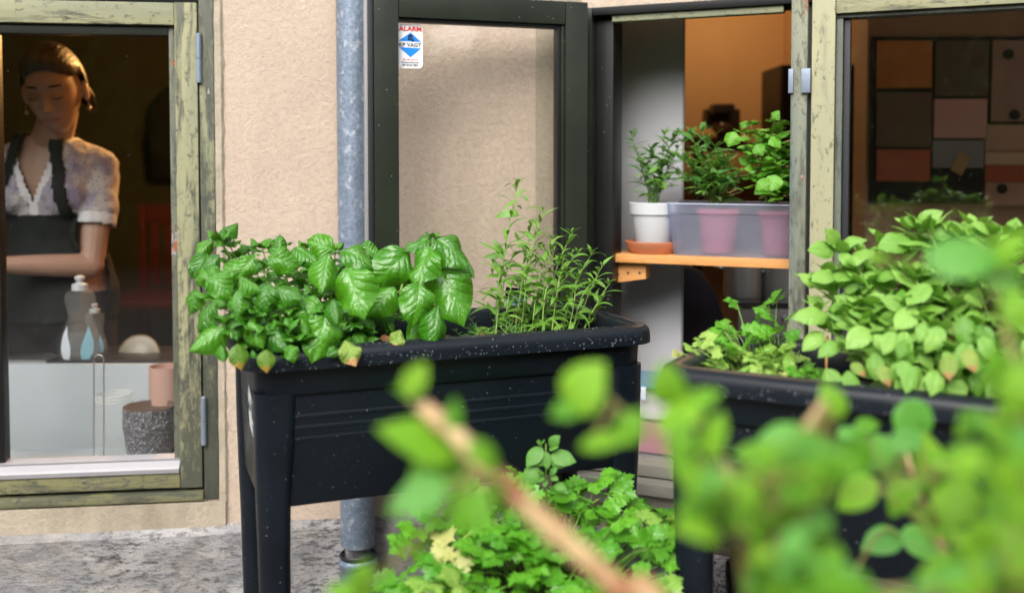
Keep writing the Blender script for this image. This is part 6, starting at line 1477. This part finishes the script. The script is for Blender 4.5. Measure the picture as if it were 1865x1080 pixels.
    hm = hair.done(hair.pbr(hair.mix(st, (0.012, 0.008, 0.005), (0.060, 0.034, 0.016)), 0.38, hair.bump(st, 0.7, 0.004)))
    vs = []; keep = []; nu2, nv2 = 120, 90
    for j in range(0, nv2 + 1):
        th = math.pi * j / nv2
        for i in range(nu2):
            a = 2 * math.pi * i / nu2; dx, dy, dz = math.sin(th) * math.cos(a), math.sin(th) * math.sin(a), math.cos(th)
            part = 0.0035 * g(dx, 0.03) if dy < 0.3 and dz > 0.3 else 0
            wv = 0.0018 * math.sin(40 * dx + 7 * math.sin(5 * dz)) * (1 if dz > -0.2 else 0.5)
            off = 0.016 + 0.007 * max(0, dz) + 0.004 * max(0, dy) + wv * 0.25 - part * 1.3
            x, z = A * dx, C_ * dz
            hl = 0.070 - 0.50 * max(0, abs(x) - 0.020) - 14.0 * max(0, abs(x) - 0.045) ** 2      # hairline height in front
            inside = (dy < 0.04 and z < hl) or (z < -0.05) or (dy < 0.22 and z < 0.010)
            edge = min(1.0, max(0.0, (z - hl) / 0.016)) if dy < 0.04 else 1.0
            vs.append(face(dx, dy, dz, 0.001 + (off - 0.001) * edge ** 0.6)); keep.append(not inside)
    fs = []
    for j in range(nv2):
        for i in range(nu2):
            f = (j * nu2 + i, j * nu2 + (i + 1) % nu2, (j + 1) * nu2 + (i + 1) % nu2, (j + 1) * nu2 + i)
            if sum(keep[k] for k in f) >= 3: fs.append(f)
    m = MB(HF); m.add(vs, fs); ho = m.build('hair', hm, T, True)
    m = MB(HF); ell(m, (0.02, 0.125, -0.015), (0.040, 0.034, 0.040), HF, 18)
    for k in range(14):
        a = k * 0.45; m.tube([(0.02 + 0.03 * math.cos(a), 0.12, -0.01 + 0.03 * math.sin(a)), (0.045 + 0.02 * math.cos(a), 0.135, -0.045 + 0.012 * math.sin(a)), (0.060 + 0.014 * math.cos(a), 0.12, -0.09 + 0.01 * math.sin(a))], [0.006, 0.004, 0.001], 6)
    m.build('hair_bun', hm, ho, True)
    def surf(X, Z, off):
        dx, dz = X / A, Z / C_; dy = -math.sqrt(max(0.02, 1 - dx * dx - dz * dz)); return face(dx, dy, dz, off)
    dark = plain('dark_brow', (0.03, 0.018, 0.01), 0.7)
    for s in (-1, 1):
        m = MB(HF); pts = [surf(s * x, z, 0.0012) for x, z in ((0.015, 0.0310), (0.022, 0.0325), (0.032, 0.0325), (0.042, 0.0325), (0.050, 0.0285))]; m.tube(pts, [0.0022, 0.0034, 0.0034, 0.0026, 0.0008], 6); m.build('eyebrow', dark, T, True)
        m = MB(HF); pts = [surf(s * x, z, 0.0012) for x, z in ((0.018, 0.0035), (0.024, -0.0010), (0.032, -0.0030), (0.040, -0.0012), (0.046, 0.0028))]; m.tube(pts, [0.0006, 0.0013, 0.0017, 0.0018, 0.0008], 6); m.build('eyelashes', dark, T, True)
        m = MB(HF); m.tube([(s * 0.086, 0.002, -0.034), (s * 0.087, 0.001, -0.046)], 0.001, 6); m.lathe([(0.001, 0.006), (0.005, 0.002), (0.006, -0.003), (0.001, -0.008)], (s * 0.087, 0.001, -0.053), 12, F=HF); m.build('earring', plain('pearl_gold', (0.65, 0.50, 0.35), 0.25, Metallic=0.3), T, True)
    # blouse
    b = MB(); torso(b, 0.013)
    armd = (elR - shR)
    cap(b, shR, shR + armd * 0.72, 0.049, 0.056); cap(b, shL, shL + (elL - shL) * 0.72, 0.049, 0.056)
    full = remesh(b, 0.0075, 3)
    def cut(src, pred, name, mats, inflate=0.0, thick=0.0015, matfun=None, wob=0.0):
        bm = bmesh.new(); bm.from_mesh(src); bm.normal_update()
        for v in bm.verts:
            q = TI @ v.co
            v.co += v.normal * (inflate + wob * (noise.noise(q * 16) + 0.6 * noise.noise(q * 37)))
        dele = [f for f in bm.faces if not pred(TI @ f.calc_center_median(), f.calc_center_median())]
        bmesh.ops.delete(bm, geom=dele, context='FACES')
        me = bpy.data.meshes.new(name); 
        for f in bm.faces:
            f.smooth = True
            f.material_index = matfun(TI @ f.calc_center_median(), f.calc_center_median()) if matfun else 0
        bm.to_mesh(me); bm.free()
        for mm_ in mats: me.materials.append(mm_)
        o = bpy.data.objects.new(name, me); link(o, T)
        s = o.modifiers.new('thickness', 'SOLIDIFY'); s.thickness = thick; s.offset = 1
        return o
    def armt(w, sh, el):
        d = el - sh; t = (w - sh).dot(d) / d.length_squared; return t, (w - sh - d * t).length
    vline = lambda q: (abs(q.x + 0.0) - (q.z - 1.215) * 0.42) if q.z > 1.215 else 9
    def keepb(q, w):
        if q.z < 0.93: return False
        if q.y < 0 and vline(q) < 0 and abs(q.x) < 0.09: return False
        if q.z > 1.398: return False
        if math.hypot(q.x, q.y + 0.03) < 0.066 and q.z > 1.36: return False
        for sh, el in ((shR, elR), (shL, elL)):
            t, d = armt(w, sh, el)
            if t > 0.60 and d < 0.09 and q.z < 1.22 and abs(q.x) > 0.10: return False
        return True
    def mfb(q, w):
        if q.y < 0 and 0 <= vline(q) < 0.022 and q.z < 1.40: return 1
        if q.y < 0 and abs(q.x) < 0.012 and q.z < 1.23: return 1
        for sh, el in ((shR, elR), (shL, elL)):
            t, d = armt(w, sh, el)
            if t > 0.49 and d < 0.09 and q.z < 1.24 and abs(q.x) > 0.10: return 1
        return 0
    n = N('patterned_white_cotton'); pt = n.vor(85); bl = n.noise(12, 4, 0.6)
    c = n.mix(n.ramp(bl, [(0.40, 0.0), (0.62, 1.0)]), (0.50, 0.48, 0.46), (0.25, 0.23, 0.33)); c = n.mix(n.ramp(pt, [(0.20, 0.85), (0.30, 0.0)]), c, (0.16, 0.14, 0.22))
    cot = n.done(n.pbr(c, 0.85, n.bump(n.noise(26, 5), 0.7, 0.012)))
    n = N('white_lace'); lc = n.done(n.pbr(n.mix(n.ramp(n.vor(190), [(0.2, 0.6), (0.3, 0.0)]), (0.66, 0.67, 0.70), (0.30, 0.30, 0.34)), 0.85, n.bump(n.vor(190), 0.5, 0.003)))
    cut(full, keepb, 'blouse', [cot, lc], 0.0, 0.0015, mfb, 0.006)
    def keepa(q, w):
        if q.z < 0.55: return False
        for sh, el in ((shR, elR), (shL, elL)):
            t, d = armt(w, sh, el)
            if d < 0.072 and t > 0.05 and abs(q.x) > 0.125: return False
        top = 1.175
        if q.z <= top: return (q.y < 0.02 and abs(q.x) < 0.118 + max(0, 1.10 - q.z) * 0.8)
        xs_ = 0.100 - 0.040 * min(1, (q.z - top) / 0.20)
        return q.y < 0.06 and abs(abs(q.x) - xs_) < 0.0165 and q.z < 1.46
    cut(full, keepa, 'apron', [plain('dark_green_black_apron', (0.006, 0.009, 0.009), 0.85, 80, 0.2, 0.2)], 0.008, 0.002, None, 0.003)
    m = MB()
    for s in (-1, 1):
        cap(m, (s * 0.085, 0, 0.90), (s * 0.09, -0.01, 0.48), 0.096, 0.068, TF); cap(m, (s * 0.09, -0.01, 0.48), (s * 0.09, 0.01, 0.12), 0.068, 0.055, TF)
    ell(m, (0, 0, 0.90), (0.178, 0.125, 0.12), TF)
    tm = remesh(m, 0.012, 2); tm.name = 'trousers'; tm.materials.append(plain('black_trousers', (0.012, 0.012, 0.015), 0.8)); link(bpy.data.objects.new('trousers', tm), T)
    for s in (-1, 1):
        m = MB(); cap(m, (s * 0.09, 0.02, 0.045), (s * 0.10, -0.13, 0.038), 0.046, 0.038, TF); m.build('shoe', M['rubber'], T, True)
    bt = TF @ Vector((0.0, -0.155, 1.205)); m = MB(); ell(m, tuple(bt), (0.005, 0.003, 0.005), Matrix.Identity(4), 8); m.build('button', plain('grey_button', (0.2, 0.2, 0.22), 0.4), T, True)
person()

# ---------------------------------------------------------------- shrub close to the camera
M['shrub'] = mat_leaf('shrub_leaf', (0.05, 0.25, 0.005), (0.24, 0.50, 0.014), (0.25, 0.45, 0.05), 6, 0.25, 0.48, 0.35, veinmix=0.2)
M['shrub_b'] = mat_leaf('bluish_shrub_leaf', (0.07, 0.29, 0.03), (0.13, 0.38, 0.05), (0.22, 0.40, 0.10), 6, 0.25, 0.32, 0.25, veinmix=0.25)
SH = [blade('shrub_blade', M['shrub'], wb(k, p), 6, 10, c_, a, 0.06, 0.2, 0, i, 0.01) for i, (k, p, c_, a) in enumerate(((0.31, 0.76, 0.2, 0.4), (0.35, 0.72, 0.3, 0.9), (0.27, 0.80, 0.15, 1.2)))]
SHB = [blade('bluish_shrub_blade', M['shrub_b'], wb(0.31, 0.76), 6, 10, 0.2, 0.5, 0.05, 0.2, 0, 4, 0.01)]
n = N('orange_brown_bark'); M['bark2'] = n.done(n.pbr(n.mix(n.ramp(n.noise(26, 4, 0.6), [(0.42, 0.0), (0.58, 1.0)]), (0.30, 0.12, 0.055), (0.50, 0.36, 0.18)), 0.6, n.bump(n.noise(60, 4), 0.4, 0.003)))
n = N('green_twig'); M['twig'] = n.done(n.pbr(n.mix(n.noise(25, 3), (0.16, 0.26, 0.05), (0.32, 0.20, 0.07)), 0.5))
rr = random.Random(99)
root = Vector((0.34, 0.60, 0.0))
SB = thing('shrub', 'out of focus leafy green shrub with orange brown branches growing in front of the planters', 'shrub', root)
def cat(pts, n=8):
    out = []
    for i in range(len(pts) - 1):
        p0, p1, p2, p3 = pts[max(0, i - 1)], pts[i], pts[i + 1], pts[min(len(pts) - 1, i + 2)]
        for k in range(n):
            t = k / n; out.append(0.5 * ((2 * p1) + (p2 - p0) * t + (2 * p0 - 5 * p1 + 4 * p2 - p3) * t * t + (3 * p1 - p0 - 3 * p2 + p3) * t ** 3))
    return out + [pts[-1]]
branches = []
def branch(px, r0, r1, mat, rooted=True):
    pts = [P(x, y, Y * 0.76 if Y < 0.9 else 0.684 + (Y - 0.9) * 1.8) for x, y, Y in px]; r0 *= 0.76; r1 *= 0.76
    if rooted: pts = [root + Vector((rr.uniform(-.03, .03), rr.uniform(-.03, .03), 0)), root.lerp(pts[0], 0.55) + Vector((0, 0, 0.03))] + pts
    c = cat(pts); m = MB(); k = len(c)
    m.tube(c, [(r0 + (r1 - r0) * i / (k - 1)) * (1.0 + (0.28 if i % 7 == 3 else 0.0) + rr.uniform(-.06, .06)) for i in range(k)], 10); m.build('branch', M[mat], SB, True)
    branches.append(c); return c
branch([(1230, 1180, .72), (1130, 1075, .73), (1000, 958, .74), (895, 862, .75), (838, 800, .76), (770, 742, .78)], 0.0112, 0.0070, 'bark2')
branch([(1380, 1150, .72), (1350, 960, .73), (1320, 850, .76), (1255, 745, .78), (1215, 680, .80)], 0.0045, 0.0022, 'twig')
branch([(1480, 1180, .72), (1425, 1040, .72), (1420, 930, .74), (1460, 800, .78), (1500, 730, .82)], 0.0050, 0.0024, 'bark2')
branch([(1800, 1200, .85), (1740, 1050, .92), (1660, 860, 1.0), (1640, 750, 1.04)], 0.0045, 0.0020, 'bark2')
branch([(1950, 1100, .72), (1880, 800, .78), (1830, 600, .84), (1790, 440, .90)], 0.0050, 0.0022, 'twig')
branch([(1330, 880, .74), (1260, 850, .76), (1170, 780, .76), (1080, 700, .76)], 0.0026, 0.0014, 'twig', False)
branch([(840, 805, .76), (900, 830, .74)], 0.002, 0.0012, 'twig', False)
branch([(1560, 1180, .9), (1580, 1000, 1.0), (1620, 960, 1.05)], 0.003, 0.0016, 'twig')
TW = SM(); allp = [p for c in branches for p in c]
DS = lambda Y: Y * 0.76 if Y < 0.9 else 0.684 + (Y - 0.9) * 1.8      # distances along the view
def sleaf(px, py, Lpx, ang, Y, ms=None, wide=1.0, up=0.35):
    """leaf whose middle is seen at (px, py), pointing ang degrees (0 right, 90 up) in the picture"""
    Y = DS(Y); Lpx *= 0.86; L = Lpx / FPX * Y
    c = P(px, py, Y); d = Vector((math.cos(R(ang)), rr.uniform(-0.35, 0.35), math.sin(R(ang)))).normalized()
    b = c - d * L / 2
    nrm = (EYE - c).normalized() * (1 - up) + Vector((0, 0, 1)) * up + Vector((rr.uniform(-.25, .25), 0, rr.uniform(-.1, .3)))
    put(rr.choice(ms or SH), leaf_matrix(b, d, nrm, L, rr.uniform(-0.4, 0.4)) @ Matrix.Diagonal((wide, 1, 1, 1)), SB)
    q = min(allp, key=lambda p: (p - b).length)
    if (q - b).length < 0.16: TW.new().tube([b + d * 0.004, b.lerp(q, 0.5) + Vector((0, 0, -0.004)), q], [0.0009, 0.0010, 0.0014], 5)
for a in ((757, 690, 86, 60, .78), (735, 715, 60, 140, .78, None, .7), (760, 800, 190, 155, .76), (800, 850, 170, 200, .78), (885, 835, 110, -35, .70), (825, 760, 90, 85, .76, None, .7), (760, 905, 150, 200, .74, SHB, .8), (850, 935, 130, 215, .70, None, 1.0), (905, 905, 90, -70, .72),
          (1065, 700, 135, 60, .76, None, 1.2), (1030, 745, 80, 190, .76), (1105, 800, 130, 20, .74, None, .7), (1150, 775, 90, 60, .74), (1240, 800, 100, 95, .74), (1215, 700, 110, 100, .78), (1270, 730, 120, 40, .78), (1230, 760, 120, 200, .76), (1300, 790, 110, 70, .76),
          (660, 1060, 110, 75, .80), (620, 1078, 80, 170, .80), (1250, 850, 120, 120, .74), (1290, 900, 120, 200, .72), (1270, 960, 120, 160, .68),
          (1430, 800, 130, 30, .86, SHB), (1490, 815, 120, -40, .88), (1385, 830, 130, 160, .84), (1430, 860, 140, 100, .80), (1515, 730, 90, 110, .92), (1550, 790, 60, 0, .98, SHB), (1580, 775, 60, 10, 1.0), (1590, 830, 110, 240, 1.0, SHB), (1545, 835, 130, 250, .98), (1665, 770, 110, -70, 1.02, SHB, 1.25), (1625, 845, 120, -80, 1.04, SHB),
          (1605, 985, 100, 195, 1.05, SHB), (1680, 990, 110, -25, 1.05, SHB), (1560, 900, 110, 220, .95), (1640, 905, 100, 240, .95), (1745, 905, 130, 60, .9), (1700, 950, 110, 150, .95), (1690, 830, 120, 110, .95),
          (1760, 470, 180, 8, .80, SHB, .85), (1820, 500, 150, -20, .82, SHB), (1600, 470, 46, 0, .9), (1840, 450, 110, 60, .80), (1850, 560, 110, 100, .76), (1820, 670, 110, 110, .76), (1855, 700, 120, 80, .70), (1770, 770, 100, 200, .82), (1830, 790, 120, 130, .74), (1865, 860, 120, 100, .70),
          (1780, 840, 140, 160, .80), (1840, 920, 150, 70, .74), (1790, 1000, 150, 150, .78), (1860, 1010, 160, 110, .70), (1730, 1040, 140, 190, .80)):
    sleaf(*a)
def inpoly(x, y, poly):
    c = False; j = len(poly) - 1
    for i in range(len(poly)):
        if (poly[i][1] > y) != (poly[j][1] > y) and x < (poly[j][0] - poly[i][0]) * (y - poly[i][1]) / (poly[j][1] - poly[i][1]) + poly[i][0]: c = not c
        j = i
    return c
regs = [([(1235, 900), (1270, 850), (1330, 880), (1390, 830), (1470, 800), (1560, 850), (1530, 900), (1540, 1000), (1460, 1080), (1340, 1110), (1255, 1090), (1265, 960)], 112, (.64, .90), 84),
        ([(1800, 720), (1890, 620), (1990, 600), (1990, 1120), (1560, 1120), (1650, 1060), (1790, 1030), (1730, 900), (1760, 800)], 78, (.62, .90), 92),
        ([(1560, 880), (1640, 800), (1760, 830), (1760, 950), (1640, 930)], 9, (.90, 1.02), 80),
        ([(1340, 1060), (1560, 1040), (1600, 1120), (1340, 1120)], 12, (.64, .72), 130)]
for poly, cnt, (y0, y1), L0 in regs:
    k = 0
    x0, x1 = min(p[0] for p in poly), max(p[0] for p in poly); z0, z1 = min(p[1] for p in poly), max(p[1] for p in poly)
    while k < cnt:
        x, y = rr.uniform(x0, x1), rr.uniform(z0, z1)
        if not inpoly(x, y, poly) or (1515 < x < 1640 and 855 < y < 985) or (1245 < x < 1365 and 950 < y): continue
        sleaf(x, y, L0 * rr.uniform(0.6, 1.15), rr.uniform(0, 360), rr.uniform(y0, y1), SHB if rr.random() < 0.25 else None); k += 1
TW.build('twig', M['twig'], SB, True)
